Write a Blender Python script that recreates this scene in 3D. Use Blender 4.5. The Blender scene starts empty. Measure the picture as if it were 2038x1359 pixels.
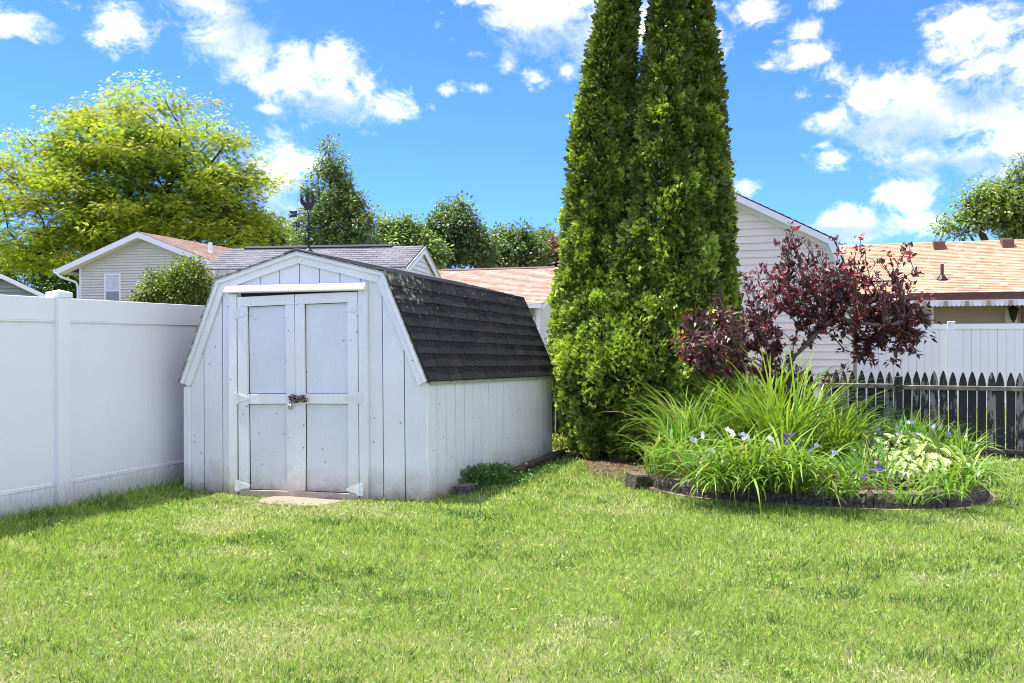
import bpy, math, random
import numpy as np
from mathutils import Vector, Matrix

R_ = math.radians
random.seed(11)
rng = np.random.default_rng(7)
SC = bpy.context.scene
COL = SC.collection

# ------------------------------------------------------------------ camera
YAW = 0.3454
CAMZ = 1.345
F_PX, CU, CV = 1880.0, 1019.0, 679.5
cam_d = bpy.data.cameras.new('camera')
cam = bpy.data.objects.new('camera', cam_d)
COL.objects.link(cam)
cam.location = (0, 0, CAMZ)
cam.rotation_euler = (math.pi / 2, 0, YAW)
cam_d.sensor_width = 36.0
cam_d.lens = F_PX / 2038.0 * 36.0
cam_d.clip_start = 0.05
cam_d.clip_end = 2000
SC.camera = cam

FWD = np.array([-math.sin(YAW), math.cos(YAW), 0.0])
RGT = np.array([math.cos(YAW), math.sin(YAW), 0.0])
UPV = np.array([0, 0, 1.0])
CAM = np.array([0, 0, CAMZ])

def at(u, v, Z):
    """point of the place seen at full-size pixel (u, v), Z metres ahead"""
    return CAM + Z * (FWD + RGT * (u - CU) / F_PX - UPV * (v - CV) / F_PX)

def ground(u, v):
    return at(u, v, F_PX * CAMZ / (v - CV))

def atY(u, v, Y):
    d = FWD + RGT * (u - CU) / F_PX - UPV * (v - CV) / F_PX
    return CAM + d * (Y / d[1])

# ------------------------------------------------------------------ sky, sun, exposure
SUN_DIR = Vector((-0.36, -0.008, 0.93)).normalized()      # towards the sun
world = bpy.data.worlds.new('World')
SC.world = world
world.use_nodes = True
wn, wl = world.node_tree.nodes, world.node_tree.links
wn.clear()
w_out = wn.new('ShaderNodeOutputWorld')
w_bg = wn.new('ShaderNodeBackground')
wl.new(w_bg.outputs[0], w_out.inputs[0])
SKY_STRENGTH = 0.15
w_bg.inputs['Strength'].default_value = SKY_STRENGTH
sky = wn.new('ShaderNodeTexSky')
sky.sky_type = 'NISHITA'
sky.sun_disc = False
sky.sun_elevation = math.asin(SUN_DIR.z)
sky.sun_rotation = math.atan2(SUN_DIR.x, SUN_DIR.y)
sky.air_density = 1.0
sky.dust_density = 0.2
sky.ozone_density = 3.0

def wmath(op, a, b=None, c=None, clamp=False):
    n = wn.new('ShaderNodeMath'); n.operation = op; n.use_clamp = clamp
    for i, x in enumerate((a, b, c)):
        if x is None: continue
        if isinstance(x, (int, float)): n.inputs[i].default_value = x
        else: wl.new(x, n.inputs[i])
    return n.outputs[0]

tc = wn.new('ShaderNodeTexCoord')
DIRV = tc.outputs['Generated']

def blob_field(blobs):
    acc = None
    for b in blobs:
        u, v, rx, ry = b[:4]
        w = b[4] if len(b) > 4 else 1.0
        if rx > 40: rx, ry = rx * 1.14, ry * 1.14
        elif rx < 36: w *= .88; rx, ry = rx * 1.25, ry * 1.25
        c = Vector(FWD + RGT * (u - CU) / F_PX - UPV * (v - CV) / F_PX)
        k = c.length
        c = c / k
        right = c.cross(Vector((0, 0, 1))).normalized()
        up = right.cross(c)
        M = Matrix((right, c, up)).transposed()
        mp = wn.new('ShaderNodeMapping'); mp.vector_type = 'TEXTURE'
        mp.inputs['Location'].default_value = c
        mp.inputs['Rotation'].default_value = M.to_euler()
        mp.inputs['Scale'].default_value = (rx / F_PX / k, 0.6, ry / F_PX / k)
        wl.new(DIRV, mp.inputs['Vector'])
        ln = wn.new('ShaderNodeVectorMath'); ln.operation = 'LENGTH'
        wl.new(mp.outputs[0], ln.inputs[0])
        q = wmath('MULTIPLY_ADD', ln.outputs['Value'], -w * 0.55, w * 0.95)
        acc = q if acc is None else wmath('SMOOTH_MAX', acc, q, 0.12)
    return acc

def wnoise(scale, detail, rough, off=(0, 0, 0), dist=0.0):
    mp = wn.new('ShaderNodeMapping')
    mp.inputs['Location'].default_value = off
    mp.inputs['Scale'].default_value = (1, 1, 1.35)
    wl.new(DIRV, mp.inputs['Vector'])
    n = wn.new('ShaderNodeTexNoise')
    n.inputs['Scale'].default_value = scale
    n.inputs['Detail'].default_value = detail
    n.inputs['Roughness'].default_value = rough
    n.inputs['Distortion'].default_value = dist
    wl.new(mp.outputs[0], n.inputs['Vector'])
    return n.outputs['Fac']

CLOUDS = [(10, 42, 75, 42), (0, 60, 40, 30), (235, 55, 62, 42), (130, 6, 110, 24, .75), (200, 80, 40, 25, .8),
 (430, 15, 90, 50), (455, 70, 70, 50), (495, 125, 58, 48), (525, 160, 50, 22), (400, 40, 60, 30, .8),
 (640, 150, 88, 74), (668, 92, 24, 26), (600, 150, 55, 60), (690, 200, 70, 42), (725, 170, 40, 40), (778, 212, 42, 30), (566, 97, 18, 16, .9),
 (540, 218, 36, 11, .75), (565, 345, 60, 58), (530, 415, 70, 75), (610, 330, 40, 30),
 (880, 25, 16, 26, .75), (955, 108, 34, 11, .78), (1012, 125, 22, 26, .8), (955, 174, 38, 16, .8), (888, 177, 20, 14, .72),
 (857, 214, 16, 11, .7), (1067, 152, 28, 24, .8), (1132, 140, 24, 24, .95),
 (1090, 30, 150, 50), (1160, 70, 110, 62), (960, 2, 100, 18, .9), (1290, 40, 70, 60), (1120, 0, 220, 30),
 (1432, 80, 24, 60, .8), (1495, 22, 52, 28), (1440, 10, 40, 25, .8), (1658, 3, 38, 17, .9), (1602, 65, 36, 26, .9), (1605, 110, 68, 30),
 (1660, 148, 42, 30), (1595, 190, 20, 18, .72), (1530, 132, 24, 18, .8), (1650, 190, 25, 15, .7),
 (1930, 45, 80, 48), (1985, 80, 60, 60), (1880, 52, 50, 16), (2030, 120, 50, 90), (1960, 120, 80, 50), (1870, 110, 40, 30, .8),
 (1815, 180, 92, 50), (1735, 200, 62, 48), (1780, 250, 120, 58), (1890, 230, 110, 80), (1970, 210, 90, 90), (1655, 310, 48, 28),
 (1650, 240, 46, 25), (1760, 285, 90, 30, .9), (1900, 320, 120, 46), (2010, 300, 90, 90), (1640, 290, 30, 14),
 (1808, 395, 48, 42), (1825, 445, 80, 30), (1672, 425, 32, 24), (1695, 455, 70, 26), (1484, 375, 26, 20, .95), (1960, 385, 90, 60, .8)]
SHADES = [(1790, 262, 150, 52), (1900, 330, 150, 30), (1950, 200, 90, 45), (1130, 85, 170, 55), (655, 215, 90, 34), (1960, 400, 90, 60), (1670, 465, 90, 20), (540, 420, 80, 60), (480, 60, 110, 110, .8)]
dens = blob_field(CLOUDS)
shd = blob_field(SHADES)
n1 = wnoise(8.0, 9.0, 0.66, (3.1, 1.7, 0.4), 0.6)
n2 = wnoise(26.0, 7.0, 0.68, (0.3, 5.7, 2.4), 0.8)
n4 = wnoise(80.0, 5.0, 0.7, (1.3, 0.7, 3.4), 0.5)
n3 = wnoise(3.2, 7.0, 0.55, (7.3, 2.2, 9.4))
edge = wmath('ADD', wmath('MULTIPLY_ADD', n1, 1.5, -0.75), wmath('ADD', wmath('MULTIPLY_ADD', n2, 1.35, -0.675), wmath('MULTIPLY_ADD', n4, 0.5, -0.25)))
d1 = wmath('ADD', dens, edge)
# elsewhere in the sky: unseen broken cumulus, cover raised to brighten and whiten the shade
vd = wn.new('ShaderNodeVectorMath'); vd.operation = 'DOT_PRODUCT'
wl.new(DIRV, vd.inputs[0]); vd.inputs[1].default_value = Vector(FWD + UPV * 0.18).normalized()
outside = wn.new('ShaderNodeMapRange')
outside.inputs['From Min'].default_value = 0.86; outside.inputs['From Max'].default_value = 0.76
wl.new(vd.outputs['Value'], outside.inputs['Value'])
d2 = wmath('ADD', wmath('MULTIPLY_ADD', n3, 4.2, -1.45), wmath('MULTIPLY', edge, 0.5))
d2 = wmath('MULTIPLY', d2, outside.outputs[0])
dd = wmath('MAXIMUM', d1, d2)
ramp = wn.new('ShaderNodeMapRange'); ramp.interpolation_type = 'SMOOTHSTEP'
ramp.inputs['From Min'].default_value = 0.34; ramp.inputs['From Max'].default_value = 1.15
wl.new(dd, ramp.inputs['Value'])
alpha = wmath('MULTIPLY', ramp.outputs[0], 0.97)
# clear air: the physical sky, a little more saturated as the photograph is developed
hs = wn.new('ShaderNodeMix'); hs.data_type = 'RGBA'; hs.blend_type = 'MULTIPLY'; hs.inputs['Factor'].default_value = 1.0
wl.new(sky.outputs[0], hs.inputs[6]); SKY_TINT = (0.225, 0.40, 0.92, 1); hs.inputs[7].default_value = SKY_TINT
cshade = wn.new('ShaderNodeMapRange'); cshade.interpolation_type = 'SMOOTHSTEP'
cshade.inputs['From Min'].default_value = 0.25; cshade.inputs['From Max'].default_value = 0.85
wl.new(wmath('ADD', shd, wmath('MULTIPLY_ADD', n1, 0.9, -0.45)), cshade.inputs['Value'])
cc = wn.new('ShaderNodeMix'); cc.data_type = 'RGBA'
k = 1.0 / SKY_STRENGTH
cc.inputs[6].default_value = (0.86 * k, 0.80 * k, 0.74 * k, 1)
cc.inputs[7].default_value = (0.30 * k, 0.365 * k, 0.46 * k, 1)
wl.new(cshade.outputs[0], cc.inputs['Factor'])
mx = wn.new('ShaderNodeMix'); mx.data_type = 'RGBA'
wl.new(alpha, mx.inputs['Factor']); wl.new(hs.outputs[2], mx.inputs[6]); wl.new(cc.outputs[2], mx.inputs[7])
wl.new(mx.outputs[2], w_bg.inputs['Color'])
world.cycles.sampling_method = 'MANUAL'
world.cycles.sample_map_resolution = 512

sun_d = bpy.data.lights.new('sun', 'SUN')
sun_d.energy = 4.8
sun_d.angle = R_(0.53)
sun_d.color = (1.0, 0.955, 0.87)
sun = bpy.data.objects.new('sun', sun_d)
sun.rotation_euler = (-SUN_DIR).to_track_quat('-Z', 'Y').to_euler()
sun.location = (-8, 0, 20)
COL.objects.link(sun)

vs = SC.view_settings
vs.view_transform = 'Standard'
vs.look = 'None'
vs.gamma = 1.0
vs.exposure = 1.3
vs.use_curve_mapping = False
SC.cycles.filter_width = 1.0
SC.cycles.max_bounces = 7
SC.cycles.diffuse_bounces = 3
SC.cycles.transmission_bounces = 4
SC.cycles.transparent_max_bounces = 6

# ------------------------------------------------------------------ helpers
class MB:
    """collects shapes; build() links them as one mesh object"""
    def __init__(s): s.v = []; s.f = []
    def add(s, vs, fs):
        n = len(s.v); s.v += [tuple(p) for p in vs]; s.f += [tuple(i + n for i in f) for f in fs]; return s
    def box(s, x0, x1, y0, y1, z0, z1):
        return s.add([(x0,y0,z0),(x1,y0,z0),(x1,y1,z0),(x0,y1,z0),(x0,y0,z1),(x1,y0,z1),(x1,y1,z1),(x0,y1,z1)],
                     [(0,3,2,1),(4,5,6,7),(0,1,5,4),(1,2,6,5),(2,3,7,6),(3,0,4,7)])
    def prism(s, pts, axis, a, b):
        """polygon in the plane across `axis`, extruded from a to b"""
        def P(p, t):
            return (t, p[0], p[1]) if axis == 'x' else (p[0], t, p[1]) if axis == 'y' else (p[0], p[1], t)
        n = len(pts)
        vs = [P(p, a) for p in pts] + [P(p, b) for p in pts]
        fs = [tuple(range(n)), tuple(range(2 * n - 1, n - 1, -1))] + [(i, i + n, (i + 1) % n + n, (i + 1) % n) for i in range(n)]
        return s.add(vs, fs)
    def tube(s, pts, radii, n=8, cap=True):
        pts = [Vector(p) for p in pts]
        if isinstance(radii, (int, float)): radii = [radii] * len(pts)
        rings = []
        ref = Vector((0.31, 0.17, 0.93))
        base = len(s.v)
        for i, p in enumerate(pts):
            t = (pts[min(i + 1, len(pts) - 1)] - pts[max(i - 1, 0)]).normalized()
            a = t.cross(ref)
            if a.length < 1e-3: a = t.cross(Vector((1, 0, 0)))
            a.normalize(); b = t.cross(a)
            for k in range(n):
                an = 2 * math.pi * k / n
                s.v.append(tuple(p + (a * math.cos(an) + b * math.sin(an)) * radii[i]))
        for i in range(len(pts) - 1):
            for k in range(n):
                a0 = base + i * n + k; a1 = base + i * n + (k + 1) % n
                s.f.append((a0, a1, a1 + n, a0 + n))
        if cap:
            s.f.append(tuple(base + k for k in range(n - 1, -1, -1)))
            s.f.append(tuple(base + (len(pts) - 1) * n + k for k in range(n)))
        return s
    def mesh(s, name, m=None):
        me = bpy.data.meshes.new(name)
        me.from_pydata(s.v, [], s.f)
        if m: me.materials.append(m)
        me.update()
        return me
    def build(s, name, m, parent=None, smooth=False, bevel=0.0):
        me = s.mesh(name, m)
        if smooth:
            me.polygons.foreach_set('use_smooth', [True] * len(me.polygons))
        o = bpy.data.objects.new(name, me); COL.objects.link(o)
        if parent: o.parent = parent
        if bevel:
            b = o.modifiers.new('bevel', 'BEVEL'); b.width = bevel; b.segments = 1; b.limit_method = 'ANGLE'
        return o

def inst(name, me, parent=None, loc=(0, 0, 0), rot=(0, 0, 0), scale=(1, 1, 1)):
    o = bpy.data.objects.new(name, me); COL.objects.link(o)
    o.parent = parent; o.location = loc; o.rotation_euler = rot; o.scale = scale
    return o

def empty(name, loc=(0, 0, 0), rz=0.0):
    o = bpy.data.objects.new(name, None); COL.objects.link(o)
    o.location = loc; o.rotation_euler = (0, 0, rz); o.empty_display_size = 0.2
    return o

def tag(o, label=None, cat=None, group=None, kind=None):
    if label: o['label'] = label
    if cat: o['category'] = cat
    if group: o['group'] = group
    if kind: o['kind'] = kind
    return o

def np_mesh(name, V, faces, m=None, tint=None, smooth=False):
    """V (n,3); faces = list of (k, (m,k) int array)"""
    me = bpy.data.meshes.new(name)
    V = np.ascontiguousarray(V, dtype=np.float32)
    me.vertices.add(len(V)); me.vertices.foreach_set('co', V.ravel())
    loops = np.concatenate([f.ravel() for f in faces]).astype(np.int32)
    counts = np.concatenate([np.full(len(f), f.shape[1], dtype=np.int32) for f in faces])
    me.loops.add(len(loops)); me.loops.foreach_set('vertex_index', loops)
    starts = np.concatenate([[0], np.cumsum(counts)[:-1]]).astype(np.int32)
    me.polygons.add(len(counts)); me.polygons.foreach_set('loop_start', starts)
    if smooth: me.polygons.foreach_set('use_smooth', np.ones(len(counts), dtype=bool))
    if tint is not None:
        a = me.color_attributes.new('tint', 'FLOAT_COLOR', 'POINT')
        c = np.ones((len(V), 4), dtype=np.float32); c[:, :3] = tint
        a.data.foreach_set('color', c.ravel())
    if m: me.materials.append(m)
    me.update(calc_edges=True)
    return me

def link_mesh(name, me, parent=None):
    o = bpy.data.objects.new(name, me); COL.objects.link(o)
    if parent: o.parent = parent
    return o

def unit(a):
    return a / np.maximum(np.linalg.norm(a, axis=-1, keepdims=True), 1e-9)

def scatter(T, faces, P, D, N, L, W):
    """copies of template T (k,3: along, across, normal) at P along D"""
    D = unit(D); S = unit(np.cross(D, N)); N = np.cross(S, D)
    n, k = len(P), len(T)
    L = np.broadcast_to(L, (n,)); W = np.broadcast_to(W, (n,))
    V = (P[:, None, :] + D[:, None, :] * (T[None, :, 0, None] * L[:, None, None])
         + S[:, None, :] * (T[None, :, 1, None] * W[:, None, None]) + N[:, None, :] * (T[None, :, 2, None] * L[:, None, None]))
    out = []
    for f in faces:
        f = np.array(f)
        out.append((np.arange(n)[:, None, None] * k + f[None]).reshape(-1, f.shape[1]))
    return V.reshape(-1, 3), out

def join_fields(parts):
    """parts: list of (V, faces, tint) -> one"""
    Vs, Ts, F = [], [], {}
    off = 0
    for V, fs, t in parts:
        Vs.append(V); Ts.append(np.broadcast_to(t, (len(V), 3)))
        for f in fs: F.setdefault(f.shape[1], []).append(f + off)
        off += len(V)
    return np.concatenate(Vs), [np.concatenate(F[k]) for k in sorted(F)], np.concatenate(Ts)

def trapz(y, x):
    y = np.asarray(y, float); x = np.asarray(x, float)
    return float(((y[1:] + y[:-1]) * np.diff(x)).sum() / 2)

class Noise2:
    def __init__(s, seed, n=64):
        s.g = np.random.default_rng(seed).random((n, n)); s.n = n
    def __call__(s, x, y):
        xi = np.floor(x).astype(int); yi = np.floor(y).astype(int)
        fx = x - xi; fy = y - yi; fx = fx * fx * (3 - 2 * fx); fy = fy * fy * (3 - 2 * fy)
        n = s.n; g = s.g
        a = g[xi % n, yi % n]; b = g[(xi + 1) % n, yi % n]; c = g[xi % n, (yi + 1) % n]; d = g[(xi + 1) % n, (yi + 1) % n]
        return (a * (1 - fx) + b * fx) * (1 - fy) + (c * (1 - fx) + d * fx) * fy
    def fbm(s, x, y, o=4):
        t = 0; amp = 1; tot = 0
        for i in range(o):
            t = t + amp * s(x * 2 ** i + 7.3 * i, y * 2 ** i + 3.1 * i); tot += amp; amp *= 0.55
        return t / tot
NZ = Noise2(5); NZ2 = Noise2(17)

def hz(x, y):
    x = np.asarray(x, float); y = np.asarray(y, float)
    return 0.05 * (NZ.fbm(x * 0.35 + 9, y * 0.35, 2) - 0.5) - .050 * np.exp(-((x + 4.95) / .85) ** 2 - ((y - 6.9) / .8) ** 2)

# ------------------------------------------------------------------ materials
def new_mat(name):
    m = bpy.data.materials.new(name); m.use_nodes = True
    nt = m.node_tree; b = nt.nodes['Principled BSDF']
    return m, nt, b

class NT:
    def __init__(s, nt): s.nt = nt; s.n = nt.nodes; s.l = nt.links
    def node(s, t, **kw):
        n = s.n.new(t)
        for k, v in kw.items(): setattr(n, k, v)
        return n
    def put(s, sock, x):
        if isinstance(x, (int, float, tuple)): sock.default_value = x
        else: s.l.new(x, sock)
    def math(s, op, a, b=None, c=None, clamp=False):
        n = s.node('ShaderNodeMath', operation=op, use_clamp=clamp)
        for i, x in enumerate((a, b, c)):
            if x is not None: s.put(n.inputs[i], x)
        return n.outputs[0]
    def coord(s, kind='Object', scale=(1, 1, 1), loc=(0, 0, 0)):
        t = s.node('ShaderNodeTexCoord'); m = s.node('ShaderNodeMapping')
        m.inputs['Scale'].default_value = scale; m.inputs['Location'].default_value = loc
        s.l.new(t.outputs[kind], m.inputs['Vector']); return m.outputs[0]
    def noise(s, vec, scale, detail=4, rough=0.55, out='Fac', dist=0):
        n = s.node('ShaderNodeTexNoise'); s.l.new(vec, n.inputs['Vector'])
        n.inputs['Scale'].default_value = scale; n.inputs['Detail'].default_value = detail
        n.inputs['Roughness'].default_value = rough; n.inputs['Distortion'].default_value = dist
        return n.outputs[out]
    def voro(s, vec, scale, out='Distance', feature='F1', rnd=1.0):
        n = s.node('ShaderNodeTexVoronoi', feature=feature); s.l.new(vec, n.inputs['Vector'])
        n.inputs['Scale'].default_value = scale; n.inputs['Randomness'].default_value = rnd
        return n.outputs[out]
    def rng(s, x, a, b, c=0.0, d=1.0, smooth=True):
        n = s.node('ShaderNodeMapRange'); n.interpolation_type = 'SMOOTHSTEP' if smooth else 'LINEAR'
        s.l.new(x, n.inputs['Value'])
        for k, v in zip(('From Min', 'From Max', 'To Min', 'To Max'), (a, b, c, d)): n.inputs[k].default_value = v
        return n.outputs[0]
    def mix(s, f, a, b, mode='MIX'):
        n = s.node('ShaderNodeMix', data_type='RGBA', blend_type=mode)
        s.put(n.inputs['Factor'], f)
        for i, x in ((6, a), (7, b)):
            if isinstance(x, tuple) and len(x) == 3: x = x + (1,)
            s.put(n.inputs[i], x)
        return n.outputs[2]
    def bump(s, h, strength=0.3, dist=0.01):
        n = s.node('ShaderNodeBump'); s.l.new(h, n.inputs['Height'])
        n.inputs['Strength'].default_value = strength; n.inputs['Distance'].default_value = dist
        return n.outputs[0]
    def rand(s):
        return s.node('ShaderNodeObjectInfo').outputs['Random']
    def attr(s, name='tint'):
        n = s.node('ShaderNodeAttribute'); n.attribute_name = name; return n.outputs['Color']

def foliage(name, col, trans=0.3, rough=0.55, spec=0.3, tcol=None, tint=True, amp=0.0):
    m, nt, b = new_mat(name); k = NT(nt)
    c = col + (1,)
    if tint:
        base = k.mix(1.0, k.attr(), c, 'MULTIPLY')
    else:
        r = k.rand()
        base = k.mix(r, tuple(x * 0.75 for x in col), tuple(x * 1.3 for x in col))
    if amp:
        nz = k.noise(k.coord('Object'), amp, 3)
        base = k.mix(k.rng(nz, .35, .65), base, k.mix(1.0, base, (1.35, 1.2, 0.8, 1), 'MULTIPLY'))
    k.put(b.inputs['Base Color'], base)
    b.inputs['Roughness'].default_value = rough
    b.inputs['Specular IOR Level'].default_value = spec
    tr = k.node('ShaderNodeBsdfTranslucent')
    k.put(tr.inputs['Color'], k.mix(1.0, base, (tcol or (1.25, 1.35, 0.55)) + (1,), 'MULTIPLY'))
    ms = k.node('ShaderNodeMixShader'); ms.inputs[0].default_value = trans
    k.l.new(b.outputs[0], ms.inputs[1]); k.l.new(tr.outputs[0], ms.inputs[2])
    k.l.new(ms.outputs[0], nt.nodes['Material Output'].inputs['Surface'])
    return m

def plain(name, col, rough=0.6, metal=0.0, var=0.12, nscale=8.0, spec=0.4, bump=0.0, bscale=60):
    m, nt, b = new_mat(name); k = NT(nt)
    v = k.coord('Object')
    n = k.noise(v, nscale, 4)
    base = k.mix(k.rng(n, .3, .7), tuple(x * (1 - var) for x in col), tuple(min(1, x * (1 + var)) for x in col))
    k.put(b.inputs['Base Color'], base)
    b.inputs['Roughness'].default_value = rough; b.inputs['Metallic'].default_value = metal
    b.inputs['Specular IOR Level'].default_value = spec
    if bump: k.put(b.inputs['Normal'], k.bump(k.noise(v, bscale, 4), bump, 0.004))
    return m

def shed_paint(name, col=(0.86, 0.87, 0.85), spots=True, dirt=True, grain=(26, 26, 2.0)):
    m, nt, b = new_mat(name); k = NT(nt)
    v = k.coord('Object'); g = k.coord('Object', scale=grain)
    n = k.noise(v, 2.3, 5); gr = k.noise(g, 6.0, 5, .65)
    base = k.mix(k.rng(n, .3, .7), tuple(x * .92 for x in col), col)
    base = k.mix(k.rng(gr, .48, .75, 0, .30), base, (0.55, 0.60, 0.60))
    base = k.mix(k.math('MULTIPLY', k.rand(), 0.10), base, (0.62, 0.68, 0.68))
    if spots:      # nail heads and flaked flecks
        d = k.voro(v, 9.5); d2 = k.noise(v, 60, 3)
        base = k.mix(k.rng(d, .085, .050), base, (0.24, 0.20, 0.17))
        base = k.mix(k.rng(d2, .68, .74, 0, .7), base, (0.45, 0.43, 0.40))
    if dirt:       # soil splashed up the foot of the boards
        sep = k.node('ShaderNodeSeparateXYZ'); k.l.new(v, sep.inputs[0])
        h = k.math('ADD', sep.outputs[2], k.math('MULTIPLY', k.noise(v, 9, 5, .7), -0.22))
        f = k.rng(h, -0.14, 0.02, .95, 0)
        base = k.mix(f, base, (0.24, 0.16, 0.12))
        f2 = k.rng(k.math('ADD', sep.outputs[2], k.math('MULTIPLY', k.noise(v, 3, 6, .75), -0.6)), -.28, 0.02, .55, 0)
        base = k.mix(f2, base, (0.40, 0.34, 0.27))
    k.put(b.inputs['Base Color'], base)
    b.inputs['Roughness'].default_value = 0.62; b.inputs['Specular IOR Level'].default_value = 0.3
    hh = k.math('ADD', k.math('MULTIPLY', gr, .8), k.math('MULTIPLY', k.noise(v, 45, 4, .7), .7))
    k.put(b.inputs['Normal'], k.bump(hh, 0.45, 0.004))
    return m

def vinyl(name, col=(0.90, 0.895, 0.89), soil=False, rough=.38):
    m, nt, b = new_mat(name); k = NT(nt)
    v = k.coord('Object')
    base = k.mix(k.rng(k.noise(v, 1.4, 4), .3, .7), tuple(x * .965 for x in col), col)
    base = k.mix(k.math('MULTIPLY', k.rand(), .05), base, (.70, .71, .73))
    if soil:
        g = k.node('ShaderNodeNewGeometry'); sep = k.node('ShaderNodeSeparateXYZ'); k.l.new(g.outputs['Position'], sep.inputs[0])
        st = k.noise(k.coord('Object', scale=(6, 6, 1.2)), 9, 5, .7)
        f = k.rng(k.math('ADD', sep.outputs[2], k.math('MULTIPLY', st, -0.42)), -.16, 0.04, .6, 0)
        base = k.mix(f, base, (0.38, 0.37, 0.30))
        fl = k.noise(v, 90, 2, .6)
        base = k.mix(k.math('MULTIPLY', k.rng(fl, .71, .75), k.rng(sep.outputs[2], .42, .1)), base, (.25, .23, .2))
    k.put(b.inputs['Base Color'], base)
    b.inputs['Roughness'].default_value = rough; b.inputs['Specular IOR Level'].default_value = .4
    k.put(b.inputs['Normal'], k.bump(k.noise(v, 5, 3), .05, .01))
    return m

def shingle_mat(name, col, col2, fleck=0.0, lichen=False, moss=(0.30, 0.30, 0.20), attr=False):
    m, nt, b = new_mat(name); k = NT(nt)
    v = k.coord('Object')
    g = k.node('ShaderNodeNewGeometry')
    base = k.attr() if attr else k.mix(k.rand(), col, col2)
    n = k.noise(v, 55, 3, .7)
    base = k.mix(k.rng(n, .3, .75, 0, .55), base, tuple(min(1, x * 1.9) for x in col2))
    if fleck:
        mp = k.node('ShaderNodeMapping'); k.l.new(g.outputs['Position'], mp.inputs['Vector'])
        d = k.voro(mp.outputs[0], 40)
        base = k.mix(k.math('MULTIPLY', k.rng(d, .13, .07), k.rng(k.noise(mp.outputs[0], 5, 3), .45, .6)), base, (fleck, fleck, fleck * .95))
    if lichen:
        mp2 = k.node('ShaderNodeMapping'); k.l.new(g.outputs['Position'], mp2.inputs['Vector'])
        sep = k.node('ShaderNodeSeparateXYZ'); k.l.new(g.outputs['Position'], sep.inputs[0])
        fz = k.rng(sep.outputs[2], 1.25, 1.95)
        fy = k.rng(sep.outputs[1], 8.6, 7.3, .12, 1)
        q = k.math('ADD', k.noise(mp2.outputs[0], 13, 6, .75), k.math('MULTIPLY_ADD', k.math('MULTIPLY', fz, fy), .22, -.22))
        base = k.mix(k.rng(q, .47, .56), base, moss)
        q2 = k.noise(mp2.outputs[0], 30, 3, .6)
        base = k.mix(k.math('MULTIPLY', k.rng(q2, .66, .70), fz), base, (.5, .5, .48))
    k.put(b.inputs['Base Color'], base)
    b.inputs['Roughness'].default_value = 0.9; b.inputs['Specular IOR Level'].default_value = .15
    k.put(b.inputs['Normal'], k.bump(k.noise(v, 160, 2), .5, .004))
    return m

def lap_mat(name, col, streak=0.08):
    m, nt, b = new_mat(name); k = NT(nt)
    v = k.coord('Object')
    base = k.mix(k.rng(k.noise(k.coord('Object', scale=(1, 1, 5)), 1.5, 5), .3, .7), tuple(x * (1 - streak) for x in col), col)
    base = k.mix(k.rng(k.noise(v, 14, 4, .7), .6, .75, 0, .3), base, tuple(x * .8 for x in col))
    k.put(b.inputs['Base Color'], base); b.inputs['Roughness'].default_value = .55
    b.inputs['Specular IOR Level'].default_value = .3
    return m

M = {}
M['shed'] = shed_paint('painted grooved plywood')
M['shed_panel'] = shed_paint('painted door plywood', (0.79, 0.82, 0.82), grain=(34, 34, 1.2))
M['shed_trim'] = shed_paint('painted trim boards', (0.89, 0.895, 0.87), grain=(12, 12, 3))
M['header'] = shed_paint('weathered header paint', (0.86, 0.85, 0.82), dirt=False, grain=(2, 12, 12))
M['hinge'] = plain('painted hinge metal', (.76, .79, .77), .5, 0, .1, 60)
M['dark_gap'] = plain('dark wood core', (.06, .055, .05), .9)
M['shingle_black'] = shingle_mat('shade blackened shingle', (.010, .010, .011), (.030, .028, .026), .28, True)  # lower slopes: darker copy of the roof shingle, unlit look put into its colour
M['shingle_top'] = shingle_mat('grey weathered shingle', (.085, .085, .088), (.15, .15, .155), .4)
M['shingle_grey'] = shingle_mat('slate grey shingle', (.075, .075, .088), (.14, .14, .155))
M['deck'] = plain('roof deck edge', (.045, .045, .045), .9)
M['moss_edge'] = plain('mossy drip edge', (.42, .44, .34), .8, var=.3, nscale=30)
M['roof_tabs'] = shingle_mat('mottled asphalt shingle', (.3, .2, .15), (.4, .28, .2), attr=True)
M['vinyl'] = vinyl('white vinyl', soil=True)
M['vinyl_far'] = vinyl('white vinyl fence board')
M['trim_white'] = vinyl('white aluminium trim', (.82, .82, .82))
M['iron'] = plain('black painted iron', (.018, .017, .018), .5, .3, .3, 40)
M['steel'] = plain('dull padlock steel', (.42, .42, .42), .35, .9, .2, 60)
M['chain'] = plain('rusty chain', (.055, .028, .028), .6, .5, .6, 90)
M['brass'] = plain('tarnished brass', (.45, .36, .2), .4, .8)
M['concrete'] = plain('tan concrete', (.235, .19, .145), .85, var=.15, nscale=14, bump=.3)
M['bark'] = plain('grey brown bark', (.05, .04, .034), .9, var=.4, nscale=14, bump=.8, bscale=25)
M['bark_plum'] = plain('plum bark', (.12, .09, .075), .8, var=.35, nscale=30, bump=.6, bscale=60)
M['lap_beige'] = lap_mat('beige lap siding', (.86, .76, .66))
M['lap_cream'] = lap_mat('pale grey green lap siding', (.68, .65, .53))
M['lap_light'] = lap_mat('off white lap siding', (.70, .68, .60))
M['lap_white'] = lap_mat('white lap siding', (.74, .75, .70))
M['lap_grey'] = lap_mat('blue grey lap siding', (.30, .33, .35))
M['lap_tan'] = lap_mat('tan lap siding', (.42, .33, .25))
M['gutter_brown'] = plain('brown gutter', (.11, .045, .03), .5)
M['glass'] = plain('window glass', (.25, .29, .31), .08, 0, .1, 2, spec=.8)
M['blind'] = plain('window blind', (.55, .58, .57), .6)
M['sand'] = plain('sandy footing', (.26, .19, .13), .95, var=.4, nscale=30)
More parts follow.
